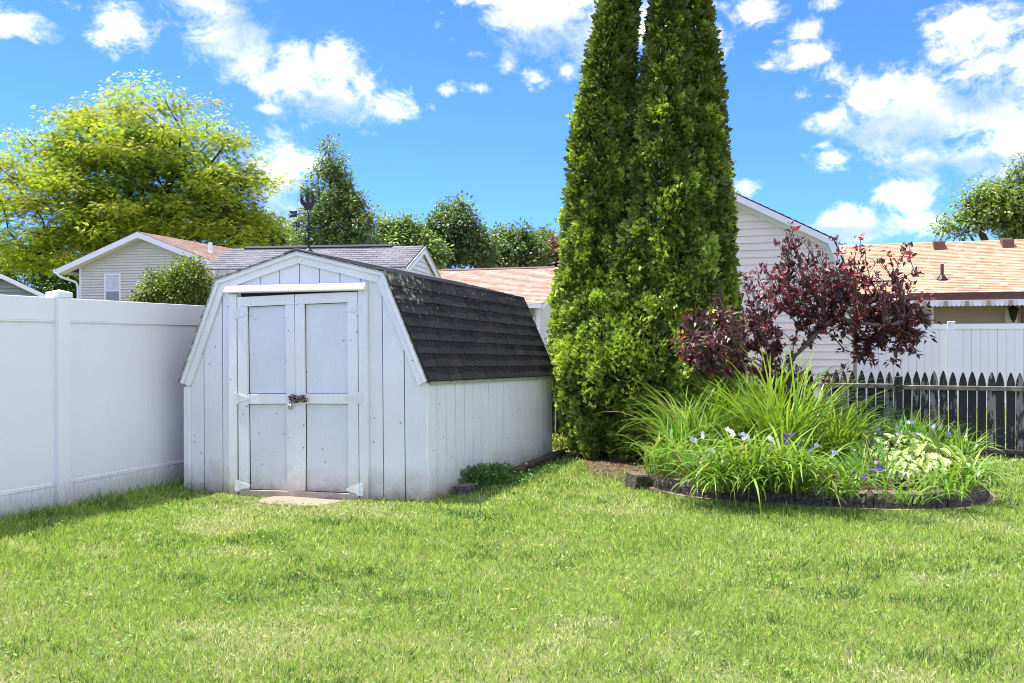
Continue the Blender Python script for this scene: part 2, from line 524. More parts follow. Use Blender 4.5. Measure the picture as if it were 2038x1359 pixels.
M['soil'] = plain('reddish mulch', (.07, .042, .030), .95, var=.6, nscale=45, bump=1, bscale=60)
M['timber'] = plain('rotting landscape timber', (.07, .055, .042), .9, var=.5, nscale=12, bump=.7)

def ground_material():
    m, nt, b = new_mat('lawn soil and thatch'); k = NT(nt)
    g = k.node('ShaderNodeNewGeometry')
    mp = k.node('ShaderNodeMapping'); k.l.new(g.outputs['Position'], mp.inputs['Vector'])
    p = mp.outputs[0]
    base = k.mix(k.rng(k.noise(p, .7, 5), .35, .65), (.10, .125, .035), (.17, .17, .07))
    base = k.mix(k.rng(k.noise(p, 60, 3, .7), .45, .7), base, (.10, .105, .04))
    k.put(b.inputs['Base Color'], base); b.inputs['Roughness'].default_value = .95
    b.inputs['Specular IOR Level'].default_value = .1
    k.put(b.inputs['Normal'], k.bump(k.noise(p, 80, 3), .6, .02))
    return m
M['ground'] = ground_material()

def block_material():
    m, nt, b = new_mat('split face concrete block'); k = NT(nt)
    v = k.coord('Object'); r = k.rand()
    base = k.mix(r, (.14, .11, .09), (.22, .18, .155))
    n = k.noise(v, 28, 6, .75)
    base = k.mix(k.rng(n, .38, .62), (.035, .03, .028), base)
    g = k.node('ShaderNodeNewGeometry'); sep = k.node('ShaderNodeSeparateXYZ'); k.l.new(g.outputs['Normal'], sep.inputs[0])
    top = k.rng(sep.outputs[2], .6, .9)
    base = k.mix(k.math('MULTIPLY', top, .55), base, (.27, .18, .14))
    base = k.mix(k.rng(k.noise(v, 80, 2), .66, .72), base, (.38, .36, .33))
    k.put(b.inputs['Base Color'], base); b.inputs['Roughness'].default_value = .95
    k.put(b.inputs['Normal'], k.bump(n, .9, .03))
    return m
M['block'] = block_material()

def picket_material():
    m, nt, b = new_mat('flaking black painted wood'); k = NT(nt)
    r = k.rand()
    v = k.coord('Object', scale=(7, 7, 1.4))
    ob = k.node('ShaderNodeObjectInfo')
    ad = k.node('ShaderNodeVectorMath', operation='ADD'); k.l.new(v, ad.inputs[0])
    cx = k.node('ShaderNodeCombineXYZ'); k.l.new(k.math('MULTIPLY', r, 40), cx.inputs[0]); k.l.new(k.math('MULTIPLY', r, 17), cx.inputs[2])
    k.l.new(cx.outputs[0], ad.inputs[1])
    n = k.noise(ad.outputs[0], 3.2, 7, .72)
    wear = k.math('MULTIPLY_ADD', k.math('POWER', r, 1.6), .24, -.03)
    base = k.mix(k.rng(k.math('ADD', n, wear), .60, .66), (.016, .016, .017), (.24, .24, .20))
    n2 = k.noise(ad.outputs[0], 9, 5, .7)
    base = k.mix(k.rng(n2, .66, .7), base, (.34, .36, .29))
    k.put(b.inputs['Base Color'], base); b.inputs['Roughness'].default_value = .7
    k.put(b.inputs['Normal'], k.bump(n, .5, .006))
    return m
M['picket'] = picket_material()
M['rail_wood'] = plain('weathered grey rail wood', (.20, .18, .14), .85, var=.5, nscale=10, bump=.5)

def hosta_material():
    m, nt, b = new_mat('variegated hosta leaf'); k = NT(nt)
    t = k.node('ShaderNodeTexCoord'); sep = k.node('ShaderNodeSeparateXYZ'); k.l.new(t.outputs['Object'], sep.inputs[0])
    a = k.math('ABSOLUTE', sep.outputs[1])
    n = k.noise(k.coord('Object', scale=(4, 30, 1)), 4, 3)
    f = k.rng(k.math('ADD', a, k.math('MULTIPLY_ADD', n, .05, -.025)), .024, .034)
    base = k.mix(f, (.36, .43, .15), (.10, .22, .03))
    base = k.mix(k.math('MULTIPLY', k.rand(), .5), base, (.36, .48, .10))
    k.put(b.inputs['Base Color'], base); b.inputs['Roughness'].default_value = .4
    tr = k.node('ShaderNodeBsdfTranslucent'); k.put(tr.inputs['Color'], base)
    ms = k.node('ShaderNodeMixShader'); ms.inputs[0].default_value = .25
    k.l.new(b.outputs[0], ms.inputs[1]); k.l.new(tr.outputs[0], ms.inputs[2])
    k.l.new(ms.outputs[0], nt.nodes['Material Output'].inputs['Surface'])
    return m
M['hosta'] = hosta_material()
M['grass'] = foliage('lawn grass blades', (1, 1, 1), .3, .5, .25)
M['arbor'] = foliage('arborvitae sprays', (.20, .315, .075), .22, .5, .3)
M['locust'] = foliage('honey locust leaflets', (.20, .31, .05), .42, .5, .3)
M['poplar'] = foliage('mid green leaves', (.14, .21, .07), .3, .45, .4)
M['maple'] = foliage('dark green leaves', (.12, .185, .075), .28, .45, .45)
M['red_leaf'] = foliage('reddish brown leaves', (.16, .09, .07), .25, .5, .3, (1.2, .8, .7))
M['lilac'] = foliage('lilac leaves', (.10, .15, .035), .3, .5, .3)
M['plum'] = foliage('purple plum leaves', (.098, .045, .050), .22, .42, .45, (1.6, .6, .65))
M['plum_obj'] = foliage('purple plum leaf', (.098, .045, .050), .22, .42, .45, (1.6, .6, .65), tint=False)
M['blade'] = foliage('bright strap leaves', (.17, .29, .045), .35, .4, .35)
M['blade_obj'] = foliage('bright strap leaf', (.20, .31, .06), .32, .4, .35, tint=False)
M['weed'] = foliage('weed leaves', (.07, .17, .035), .3, .5, .3)
M['weed_plain'] = plain('green stems', (.09, .16, .04), .6)
M['petal'] = foliage('flower petals', (1, 1, 1), .25, .5, .3, (1, 1, 1))
print('materials done')
# ------------------------------------------------------------------ the ground
def make_ground():
    xs = np.unique(np.concatenate([np.linspace(-300, -14, 12), np.arange(-14, 14.01, .5), np.linspace(14, 300, 12)]))
    ys = np.unique(np.concatenate([np.linspace(-60, 0, 6), np.arange(0, 24.01, .5), np.linspace(24, 500, 14)]))
    X, Y = np.meshgrid(xs, ys, indexing='ij')
    Z = hz(X, Y) * ((abs(X) < 13) & (Y > -1) & (Y < 23))
    V = np.stack([X, Y, Z], -1).reshape(-1, 3)
    nx, ny = len(xs), len(ys)
    i, j = np.meshgrid(np.arange(nx - 1), np.arange(ny - 1), indexing='ij')
    a = (i * ny + j).ravel()
    q = np.stack([a, a + ny, a + ny + 1, a + 1], -1)
    me = np_mesh('ground', V, [q], M['ground'], smooth=True)
    tag(link_mesh('ground', me), kind='structure')
make_ground()

# ------------------------------------------------------------------ gambrel sheds
def offset_line(pts, w):
    """open polyline moved inwards (down) by w with mitred corners"""
    out = []
    P = [Vector(p) for p in pts]
    def nrm(a, b):
        d = (b - a).normalized(); return Vector((d.y, -d.x))
    for i, p in enumerate(P):
        if i == 0: out.append(p + nrm(P[0], P[1]) * w)
        elif i == len(P) - 1: out.append(p + nrm(P[-2], P[-1]) * w)
        else:
            a = nrm(P[i - 1], p); b = nrm(p, P[i + 1]); m = (a + b).normalized()
            out.append(p + m * (w / max(.3, m.dot(a))))
    return [tuple(p) for p in out]

def gambrel(bx, ex, Hr, Hb, He):
    return [(-ex, He), (-bx, Hb), (0, Hr), (bx, Hb), (ex, He)]

def height_at(prof, x):
    for (x0, z0), (x1, z1) in zip(prof[:-1], prof[1:]):
        if x0 <= x <= x1: return z0 + (z1 - z0) * (x - x0) / (x1 - x0)
    return prof[0][1]

def band(parent, name, prof, inner, y0, y1, mat, bevel=0.0):
    for i in range(len(prof) - 1):
        g = .0008
        mb = MB(); mb.prism([prof[i], prof[i + 1], inner[i + 1], inner[i]], 'y', y0, y1)
        mb.build(name, mat, parent, bevel=bevel)

def shingle_slope(parent, A, B, y0, y1, e, w, mat, thick=.007, skip_first=0):
    """tabs of shingle laid from the eave B up to A, each an object"""
    dx, dz = B[0] - A[0], B[1] - A[1]
    s = math.hypot(dx, dz); n = max(1, round(s / e)); e = s / n
    th = math.atan2(-dz, dx)
    mb = MB(); mb.box(-.004, e + .012, .005, w - .005, 0, thick)
    me = mb.mesh('shingle', mat)
    cut = {}
    for c in range(n):
        off = (c % 2) * w * .5 + random.uniform(-.01, .01)
        y = y0 - off
        while y < y1 - .01:
            a, b = max(y, y0), min(y + w, y1)
            if b - a > .03:
                sx = (b - a) / w
                px = A[0] + dx * c / n; pz = A[1] + dz * c / n
                lift = .004
                o = inst('shingle', me, parent, (px + math.sin(th) * lift, a, pz + math.cos(th) * lift),
                         (random.uniform(-.004, .004), th - .05 + random.uniform(-.012, .006), random.uniform(-.004, .004)), (1, sx, 1))
            y += w

def shingle_stuff(parent, A, B, y0, y1, e, w, mat):
    dx, dz = B[0] - A[0], B[1] - A[1]
    s = math.hypot(dx, dz); n = round(s / e); d = Vector((dx, dz)) / s
    nn = Vector((-d.y, d.x)) if dx < 0 else Vector((d.y, -d.x))
    if nn.y < 0: nn = -nn
    mb = MB()
    for c in range(n):
        a = Vector(A) + d * (s * c / n); b = Vector(A) + d * (s * (c + 1) / n + .01)
        y = y0
        while y < y1 - .02:
            y2 = min(y + w, y1)
            p = [a + nn * .003, b + nn * .012, b + nn * .018, a + nn * .009]
            mb.prism([tuple(q) for q in p], 'y', y + .001, y2 - .001); y = y2
    tag(mb.build('shingles', mat, parent), kind='stuff')

def garden_shed():
    W2, L = 1.22, 3.5
    root = empty('garden_shed')
    Rm = Matrix.Rotation(-.0203, 4, 'X') @ Matrix.Rotation(-.0198, 4, 'Y')
    root.matrix_basis = Matrix.Translation((-4.546, 7.161, -.005)) @ Rm
    tag(root, 'weathered white barn-style garden shed with black shingled gambrel roof beside the vinyl fence', 'shed')
    prof = gambrel(.854, 1.252, 2.147, 1.925, 1.0)
    under = offset_line(prof, .028)
    # wall core
    mb = MB(); core = [(-W2 + .02, -.04)] + [(-W2 + .02, 1.0)] + [(x * .985, z - .02) for x, z in under[1:-1]] + [(W2 - .02, 1.0), (W2 - .02, -.04)]
    mb.prism(core, 'y', .024, L - .02); mb.build('wall', M['dark_gap'], root)
    # front boards
    for i in range(-6, 6):
        x0, x1 = i * .2033 + .004, (i + 1) * .2033 - .004
        z0 = 1.80 if -3 <= i <= 2 else -.03 - .006 * random.random()
        if x0 < -1.2: x0 = -W2
        if x1 > 1.2: x1 = W2
        top = [(x1, height_at(under, x1) if abs(x1) < 1.2 else .98)]
        for kx in (.854, -.854):
            if x0 < kx < x1: top.append((kx, height_at(under, kx)))
        top.append((x0, height_at(under, x0) if abs(x0) < 1.2 else .98))
        mb = MB(); mb.prism([(x0, z0), (x1, z0)] + top, 'y', random.uniform(0, .0015), .014)
        mb.build('siding_board', M['shed'], root, bevel=.002)
    # side boards, both sides
    for sx in (1, -1):
        n = 17; w = L / n
        for i in range(n):
            y0, y1 = i * w + .005, (i + 1) * w - .005
            if i == 0: y0 = .016
            z0 = -.05 - .02 * random.random()
            mb = MB(); xa = W2 - .014; xb = W2 + random.uniform(0, .0015)
            mb.box(min(sx * xa, sx * xb), max(sx * xa, sx * xb), y0, y1, z0, .985)
            mb.build('siding_board', M['shed'], root, bevel=.002)
    # back
    mb = MB(); mb.prism([(-W2, -.05), (W2, -.05), (W2, .98)] + [(x, z) for x, z in reversed(under[1:-1])] + [(-W2, .98)], 'y', L - .018, L); mb.build('back_wall', M['shed'], root)
    # rake boards and drip edge
    band(root, 'rake_board', offset_line(prof, .030), offset_line(prof, .104), -.024, -.002, M['shed_trim'], .002)
    band(root, 'drip_edge', offset_line(prof, .010), offset_line(prof, .040), -.046, -.026, M['moss_edge'] if False else M['shed_trim'], .0015)
    band(root, 'rake_board', offset_line(prof, .030), offset_line(prof, .104), L + .002, L + .024, M['shed_trim'])
    mb = MB(); mb.prism([(-W2 - .004, .03), (-W2 + .062, -.06), (-W2 + .062, .955), (-W2 - .004, .955)], 'y', -.022, -.002); mb.build('corner_board', M['shed_trim'], root, bevel=.002)
    mb = MB(); mb.box(W2 + .003, W2 + .014, -.012, .036, -.02, .97); mb.build('corner_board', M['shed_trim'], root, bevel=.002)
    # eave board on each side
    for sx in (1, -1):
        a, b = sorted((sx * (W2 + .004), sx * (W2 + .024)))
        mb = MB(); mb.box(a, b, .04, L + .02, .962, .99); mb.build('eave_board', M['moss_edge'], root)
    # roof
    inner = offset_line(prof, .010)
    mb = MB(); mb.prism(prof + list(reversed(inner)), 'y', -.05, L + .05)
    roof = mb.build('roof', M['moss_edge'], root)
    shingle_slope(roof, prof[3], prof[4], -.055, L + .055, .126, .29, M['shingle_black'], .012)
    shingle_slope(roof, prof[2], prof[3], -.055, L + .055, .126, .29, M['shingle_top'])
    shingle_stuff(roof, (0, 2.147), (-.854, 1.925), -.044, L + .055, .126, .29, M['shingle_top'])
    shingle_stuff(roof, (-.854, 1.925), (-1.252, 1.0), -.040, L + .055, .126, .29, M['shingle_black'])
    # ridge cap pieces
    for i in range(18):
        mb = MB(); y = -.06 + i * .2
        mb.prism([(-.12, 2.124), (0, 2.158 + .002 * (i % 2)), (.12, 2.124), (.12, 2.136), (0, 2.170 + .002 * (i % 2)), (-.12, 2.136)], 'y', y, y + .205)
        mb.build('ridge_cap', M['shingle_top'], roof)
    # door casing and header
    for (x0, x1) in ((-.716, -.634), (.603, .684)):
        mb = MB(); mb.box(x0, x1, -.036, -.003, -.02 if x0 < 0 else -.03, 1.79); mb.build('door_casing', M['shed_trim'], root, bevel=.002)
    mb = MB(); mb.prism([(-.004, .078), (-.050, .064), (-.082, .012), (-.076, 0), (-.004, 0)], 'x', -.005, 1.42)
    h = mb.build('door_header', M['header'], root, bevel=.003); h.location = (-.738, 0, 1.800); h.rotation_euler = (0, .020, 0)
    mb = MB(); mb.box(-.62, .60, .015, .022, -.02, 1.8)
    # doors
    def door(x0, x1, hinge_left, tilt):
        px = x1 if hinge_left else x0
        l, r = (.098, .090) if hinge_left else (.090, .098)
        mb = MB(); mb.box(x0 + l + .005, x1 - r - .005, -.004, .010, .045, .800); mb.box(x0 + l + .005, x1 - r - .005, -.004, .010, .898, 1.673)
        d = mb.build('door', M['shed_panel'], root)
        d.matrix_basis = Matrix.Translation((px, 0, 1.765)) @ Matrix.Rotation(tilt, 4, 'Y') @ Matrix.Translation((-px, 0, -1.765))
        def piece(name, a, b, z0, z1, y0=-.036, mat='shed_trim'):
            mb = MB(); mb.box(a, b, y0, -.007, z0, z1)
            return mb.build(name, M[mat], d, bevel=.002)
        so, si = .098, .090
        l, r = (so, si) if hinge_left else (si, so)
        piece('rail', x0, x1, 1.678, 1.765)
        piece('rail', x0, x1, -.056, .040)
        piece('rail', x0 + l + .001, x1 - r - .001, .805, .893, -.033)
        piece('stile', x0, x0 + l, .041, 1.677); piece('stile', x1 - r, x1, .041, 1.677)
        for z in (1.615, .855, .075):
            mb = MB()
            hx = x0 if hinge_left else x1; s = 1 if hinge_left else -1
            zz = z
            mb.prism([(hx + s * .004, zz - .038), (hx + s * .004, zz + .038), (hx + s * .115, zz + .010), (hx + s * .122, zz), (hx + s * .115, zz - .010)][::s], 'y', -.0415, -.0375)
            a, b = sorted((hx - s * .006, hx - s * .042)); mb.box(a, b, -.0415, -.0375, zz - .050, zz + .050)
            mb.tube([(hx, -.043, zz - .05), (hx, -.043, zz + .05)], .006, 8)
            mb.build('hinge', M['hinge'], d)
        return d
    door(-.625, -.033, True, -.0075)
    door(-.0245, .595, False, 0.0)
    return root, Rm
shed, SHED_R = garden_shed()
SHED_M = shed.matrix_basis.copy()

def on_shed(x, y, z): return SHED_M @ Vector((x, y, z))

# weathervane
def weathervane():
    p = on_shed(.035, .10, 2.150)
    r = empty('weathervane', p, -.10)
    tag(r, 'black rooster weathervane with compass letters on the garden shed ridge', 'weathervane')
    I = M['iron']
    mb = MB(); mb.tube([(0, 0, 0), (0, 0, .012), (0, 0, .03), (0, 0, .055)], [.042, .036, .017, .013], 12); mb.build('base', I, r)
    mb = MB(); mb.tube([(0, 0, .05), (0, 0, .345)], .0075, 8); mb.build('rod', I, r, smooth=False)
    mb = MB(); mb.tube([(0, 0, .185), (0, 0, .20), (0, 0, .215), (0, 0, .23)], [.010, .018, .018, .010], 10); mb.build('collar', I, r)
    mb = MB(); mb.tube([(-.13, 0, .222), (.13, 0, .222)], .0035, 6); mb.tube([(0, -.13, .222), (0, .13, .222)], .0035, 6); mb.build('compass_bar', I, r)
    def letter(strokes, x, y, rot):
        mb = MB()
        for (a, b, c, d) in strokes: mb.tube([(a, 0, b), (c, 0, d)], .0045, 5)
        o = mb.build('letter', I, r); o.location = (x, y, .222); o.rotation_euler = (0, 0, rot)
    h = .026
    letter([(-.017, -h, -.017, h), (-.017, h, .017, -h), (.017, -h, .017, h)], .150, 0, .6)                  # N
    letter([(.020, h, -.016, h), (-.016, h, -.02, .006), (-.02, .006, .018, -.004), (.018, -.004, .016, -h), (.016, -h, -.02, -h)], -.150, 0, 0)   # S
    letter([(-.015, -h, -.015, h), (-.015, h, .017, h), (-.015, 0, .012, 0), (-.015, -h, .017, -h)], 0, .150, 1.5)  # E
    letter([(-.024, h, -.012, -h), (-.012, -h, 0, .01), (0, .01, .012, -h), (.012, -h, .024, h)], 0, -.150, 1.5)    # W
    mb = MB(); mb.tube([(-.155, 0, .347), (.175, 0, .347)], .0045, 6); mb.build('arrow_shaft', I, r)
    mb = MB(); mb.prism([(.15, .347), (.175, .362), (.168, .350), (.225, .347), (.168, .344), (.175, .332)], 'y', -.003, .003); mb.build('arrow_head', I, r)
    mb = MB(); mb.prism([(-.13, .376), (-.175, .372), (-.222, .382), (-.208, .362), (-.19, .349), (-.13, .349)], 'y', -.0025, .0025)
    mb.prism([(-.13, .345), (-.19, .345), (-.208, .334), (-.215, .312), (-.18, .322), (-.13, .318)], 'y', -.0025, .0025); mb.build('arrow_tail', I, r)
    mb = MB()
    body = [(-.032, .372), (-.055, .41), (-.083, .432), (-.093, .462), (-.088, .492), (-.078, .506), (-.066, .480), (-.050, .458), (-.034, .446),
            (-.022, .438), (-.028, .47), (-.018, .50), (0, .518), (-.002, .49), (.006, .462), (.010, .440), (.022, .436), (.033, .452), (.028, .478), (.036, .492),
            (.050, .498), (.062, .492), (.080, .482), (.064, .480), (.062, .466), (.064, .440), (.058, .412), (.036, .388), (.012, .372)]
    n = len(body); c = (-.005, .41)
    vs = [(x, -.004, z) for x, z in body] + [(x, .004, z) for x, z in body] 
    mb.add(vs, [tuple(range(n - 1, -1, -1)), tuple(range(n, 2 * n))] + [(i, (i + 1) % n, (i + 1) % n + n, i + n) for i in range(n)])
    mb.tube([(-.012, 0, .347), (-.010, 0, .374)], .004, 5); mb.tube([(.012, 0, .347), (.010, 0, .374)], .004, 5)
    mb.build('rooster', I, r)
    mb = MB(); mb.prism([(.036, .490), (.034, .508), (.041, .500), (.046, .514), (.051, .500), (.058, .508), (.058, .492)], 'y', -.003, .003); mb.build('comb', I, r)
weathervane()

def torus(mb, c, ax1, ax2, R1, R2, r, n=12, m=6):
    c, ax1, ax2 = Vector(c), Vector(ax1).normalized(), Vector(ax2).normalized(); n3 = ax1.cross(ax2)
    base = len(mb.v)
    for i in range(n):
        a = 2 * math.pi * i / n; p = c + ax1 * (R1 * math.cos(a)) + ax2 * (R2 * math.sin(a)); o = (ax1 * math.cos(a) + ax2 * math.sin(a))
        for j in range(m):
            b = 2 * math.pi * j / m; mb.v.append(tuple(p + (o * math.cos(b) + n3 * math.sin(b)) * r))
    for i in range(n):
        for j in range(m):
            mb.f.append((base + i * m + j, base + ((i + 1) % n) * m + j, base + ((i + 1) % n) * m + (j + 1) % m, base + i * m + (j + 1) % m))

def chain_and_lock():
    r = empty('door_chain', on_shed(.01, -.045, .845), 0)
    tag(r, 'short rusty brown chain looped through the two shed doors', 'chain')
    for row, (dz, n) in enumerate(((.022, 7), (.004, 8), (-.014, 7))):
        for i in range(n):
            mb = MB(); x = -.075 + i * .023 + row * .006
            a = i % 2
            torus(mb, (0, 0, 0), (1, random.uniform(-.3, .3), random.uniform(-.35, .35)), (0, .3 if a else 1, 1 if a else .3), .0175, .0105, .0042, 10, 5)
            o = mb.build('chain_link', M['chain'], r, smooth=True); o.location = (x, -.012 - .008 * row * (i % 2), dz + .01 * math.sin(i * 1.3 + row))
    p = empty('padlock', on_shed(-.062, -.058, .785), 0); p.rotation_euler = (0, .18, 0)
    tag(p, 'small grey padlock hanging from the chain on the shed doors', 'padlock')
    mb = MB(); mb.box(-.020, .020, -.009, .009, -.024, .014); mb.build('lock_body', M['steel'], p, bevel=.004)
    mb = MB(); mb.tube([(-.013, 0, .012), (-.013, 0, .032), (-.008, 0, .042), (0, 0, .046), (.008, 0, .042), (.013, 0, .032), (.013, 0, .012)], .0035, 8); mb.build('shackle', M['steel'], p, smooth=True)
    mb = MB(); mb.box(-.016, .016, -.0115, -.0095, -.020, -.012); mb.build('lock_plate', M['brass'], p)
chain_and_lock()

# concrete step, brick, timbers
def slab():
    mb = MB(); pts = []
    for i in range(28):
        a = 2 * math.pi * i / 28; pts.append((.36 * math.copysign(abs(math.cos(a)) ** .6, math.cos(a)), .19 * math.copysign(abs(math.sin(a)) ** .6, math.sin(a))))
    mb.prism(pts, 'z', -.08, .0)
    o = mb.build('step_slab', M['concrete'], bevel=.01); o.location = (ground(563, 1003)[0], ground(563, 1003)[1] + .26, hz(*ground(563, 1003)[:2]) + .012)
    tag(o, 'low tan concrete slab in the grass under the shed doors', 'slab')
slab()
def beam(name, p, q, w, z0, z1, mat, label, cat):
    p, q = Vector(p), Vector(q); d = (q - p).normalized(); n = Vector((-d.y, d.x)) * w / 2
    mb = MB(); pts = [(p - n)[:2], (q - n)[:2], (q + n)[:2], (p + n)[:2]]
    mb.prism(pts, 'z', z0, z1); return tag(mb.build(name, M[mat], bevel=.006), label, cat)
g0, g1 = ground(1022, 948), ground(1118, 908)
beam('landscape_timber', (g0[0], g0[1]), (g1[0], g1[1]), .10, -.03, .075, 'timber', 'dark rotting landscape timber along the foot of the shed side wall', 'timber')
g = ground(926, 984); beam('stone_block', (g[0] - .02, g[1] - .10), (g[0] + .0, g[1] + .12), .11, -.02, .085, 'block', 'dark stone block by the weeds at the shed corner', 'block')
g = ground(1112, 906); beam('paving_stone', (g[0] - .12, g[1] + .1), (g[0] + .14, g[1] + .16), .22, -.02, .035, 'concrete', 'flat pale paving stone behind the shed corner', 'paving stone')

# ------------------------------------------------------------------ white vinyl fence on the left
def vinyl_fence(X, posts, label):
    r = empty('vinyl_fence', (X, posts[0], 0)); V = M['vinyl']
    tag(r, label, 'fence')
    H = 1.70
    pm = MB(); pm.box(-.0635, .0635, -.0635, .0635, -.03, 1.725); pme = pm.mesh('post', V)
    cm = MB(); cm.add([(-.071, -.071, 1.705), (.071, -.071, 1.705), (.071, .071, 1.705), (-.071, .071, 1.705), (-.071, -.071, 1.745), (.071, -.071, 1.745), (.071, .071, 1.745), (-.071, .071, 1.745), (0, 0, 1.768)],
                      [(0, 1, 2, 3)[::-1], (0, 1, 5, 4), (1, 2, 6, 5), (2, 3, 7, 6), (3, 0, 4, 7), (4, 5, 8), (5, 6, 8), (6, 7, 8), (7, 4, 8)]); cme = cm.mesh('post_cap', V)
    for y in posts:
        o = inst('post', pme, r, (0, y - posts[0], 0)); inst('post_cap', cme, o)
        b = o.modifiers.new('b', 'BEVEL'); b.width = .004
    for a, b in zip(posts[:-1], posts[1:]):
        y0, y1 = a - posts[0] + .064, b - posts[0] - .064; n = 15; w = (y1 - y0) / n
        for z0, z1, lip in ((H - .185, H, H - .185), (-.035, .175, .175)):
            mb = MB(); mb.box(-.022, .022, y0, y1, z0, z1)
            if lip > 1: mb.box(-.026, .026, y0 + .001, y1 - .001, lip - .014, lip - .001)
            else: mb.box(-.026, .026, y0 + .001, y1 - .001, lip + .001, lip + .014); mb.box(-.018, .018, y0 + .001, y1 - .001, lip + .015, lip + .03)
            mb.build('rail', V, r, bevel=.003)
        mb = MB(); mb.box(-.011, .011, 0, w, .185, H - .19); bme = mb.mesh('fence_board', V)
        for i in range(n): inst('fence_board', bme, r, (random.uniform(-.0014, .0014), y0 + i * w, 0))
        for y in (y0, y1 - .022):
            mb = MB(); mb.box(-.017, .017, y, y + .022, .206, H - .2); mb.build('panel_channel', V, r)
vinyl_fence(-6.075, [-1.33, 1.11, 3.55, 5.99, 8.43, 10.87, 12.6], 'tall white vinyl privacy fence along the lawn left of the shed')

# ------------------------------------------------------------------ picket fence behind
def picket_fence():
    Y = 12.0
    r = empty('picket_fence', (-5.9, Y, 0)); tag(r, 'low black picket fence with peeling paint across the back of the yard', 'fence')
    prof = [(0, .02), (.088, .02), (.088, .80), (.086, .86), (.078, .91), (.066, .95), (.054, .985), (.044, .997), (.034, .985), (.022, .95), (.010, .91), (.002, .86), (0, .80)]
    mb = MB(); mb.prism(prof, 'y', 0, .018); me = mb.mesh('picket', M['picket'])
    x = 0; k = 0
    skip_u = 1620
    xm = atY(skip_u, 740, Y)[0] + 5.9
    while x < 13.2:
        if not (abs(x - xm) < .05):
            o = inst('picket', me, r, (x, .04, random.uniform(-.012, .012)), (random.uniform(-.01, .01), random.uniform(-.008, .008), 0))
        x += .0995 + random.uniform(-.002, .002)
    posts = []
    xp = atY(1788, 760, Y)[0] + 5.9
    for i in range(-3, 3):
        px = xp + i * 2.3
        if px < -.1 or px > 13.3: continue
        posts.append(px)
        mb = MB(); mb.box(-.044, .044, -.085, .003, -.02, .93); o = mb.build('fence_post', M['rail_wood'] if False else M['picket'], r, bevel=.006); o.location = (px, 0, 0)
        mb = MB(); mb.box(-.045, .045, -.086, .004, .932, .938); o = mb.build('post_cap', M['rail_wood'], r); o.location = (px, 0, 0)
    ends = [0] + posts + [13.2]
    for a, b in zip(ends[:-1], ends[1:]):
        for z in (.775, .045):
            mb = MB(); mb.box(a + .046, b - .046, 0, .036, z, z + .052)
            o = mb.build('rail', M['rail_wood'] if z > .5 else M['timber'], r, bevel=.005)
            o.rotation_euler = (0, random.uniform(-.003, .003), 0)
picket_fence()

# ------------------------------------------------------------------ far white fence
def far_fence():
    X0, Y = .16, 20.87
    r = empty('vinyl_fence', (X0, Y, 0)); tag(r, 'white vinyl fence panels far right behind the picket fence', 'fence')
    V = M['vinyl_far']; H = 1.70
    px = atY(1893, 643, Y)[0] - X0
    xs = [px - 2.44 if px > 2.44 else 0.0] if px > 2.44 else [0.0]
    xs = [x for x in (px - 2.44, px, px + 2.44, px + 4.88, px + 7.32) if x > -.05]
    if xs[0] > .4: xs = [0.0] + xs
    for x in xs:
        mb = MB(); mb.box(-.0635, .0635, -.0635, .0635, -.02, H + .02); o = mb.build('post', V, r); o.location = (x, 0, 0)
        mb = MB(); mb.box(-.072, .072, -.072, .072, H + .022, H + .05); mb.build('post_cap', V, o, bevel=.01)
    for a, b in zip(xs[:-1], xs[1:]):
        x0, x1 = a + .065, b - .065
        for z0, z1 in ((H - .11, H), (.03, .15)):
            mb = MB(); mb.box(x0, x1, -.03, .03, z0, z1); mb.build('rail', V, r)
        n = max(1, round((x1 - x0) / .15)); w = (x1 - x0) / n
        mb = MB(); mb.box(.003, w - .003, -.011, .011, .151, H - .112); me = mb.mesh('fence_board', V)
        for i in range(n): inst('fence_board', me, r, (x0 + i * w, random.uniform(-.003, .003), 0))
far_fence()

# ------------------------------------------------------------------ lap siding and mottled roofs
def lap_wall(parent, prof_fn, z0, z1, pitch, mat, y=0.0, each=False, proud=.045, name='siding_board', holes=()):
    """courses of lap siding facing -y; prof_fn(z) -> (x0, x1)"""
    z = z0; all_ = MB(); n = 0
    while z < z1 - .01:
        t = min(z + pitch, z1)
        a0, a1 = prof_fn(z); b0, b1 = prof_fn(t)
        if a1 - a0 > .05:
            if b1 - b0 < .02: b0, b1 = (b0 + b1) / 2 - .01, (b0 + b1) / 2 + .01
            segs = [(a0, a1, b0, b1)]
            for (hx0, hx1, hz0, hz1) in holes:
                if z > hz0 - pitch * .5 and t < hz1 + pitch * .5: segs = [(a0, hx0, b0, hx0), (hx1, a1, hx1, b1)]
            for (c0, c1, d0, d1) in segs:
                vs = [(c0, y - proud, z), (c1, y - proud, z), (c1, y, z), (c0, y, z), (d0, y - .003, t), (d1, y - .003, t), (d1, y, t), (d0, y, t)]
                fs = [(0, 3, 2, 1), (4, 5, 6, 7), (0, 1, 5, 4), (1, 2, 6, 5), (2, 3, 7, 6), (3, 0, 4, 7)]
                if each: MB().add(vs, fs).build(name, mat, parent)
                else: all_.add(vs, fs)
        z = t
    if not each: return tag(all_.build('siding', mat, parent), kind='stuff')

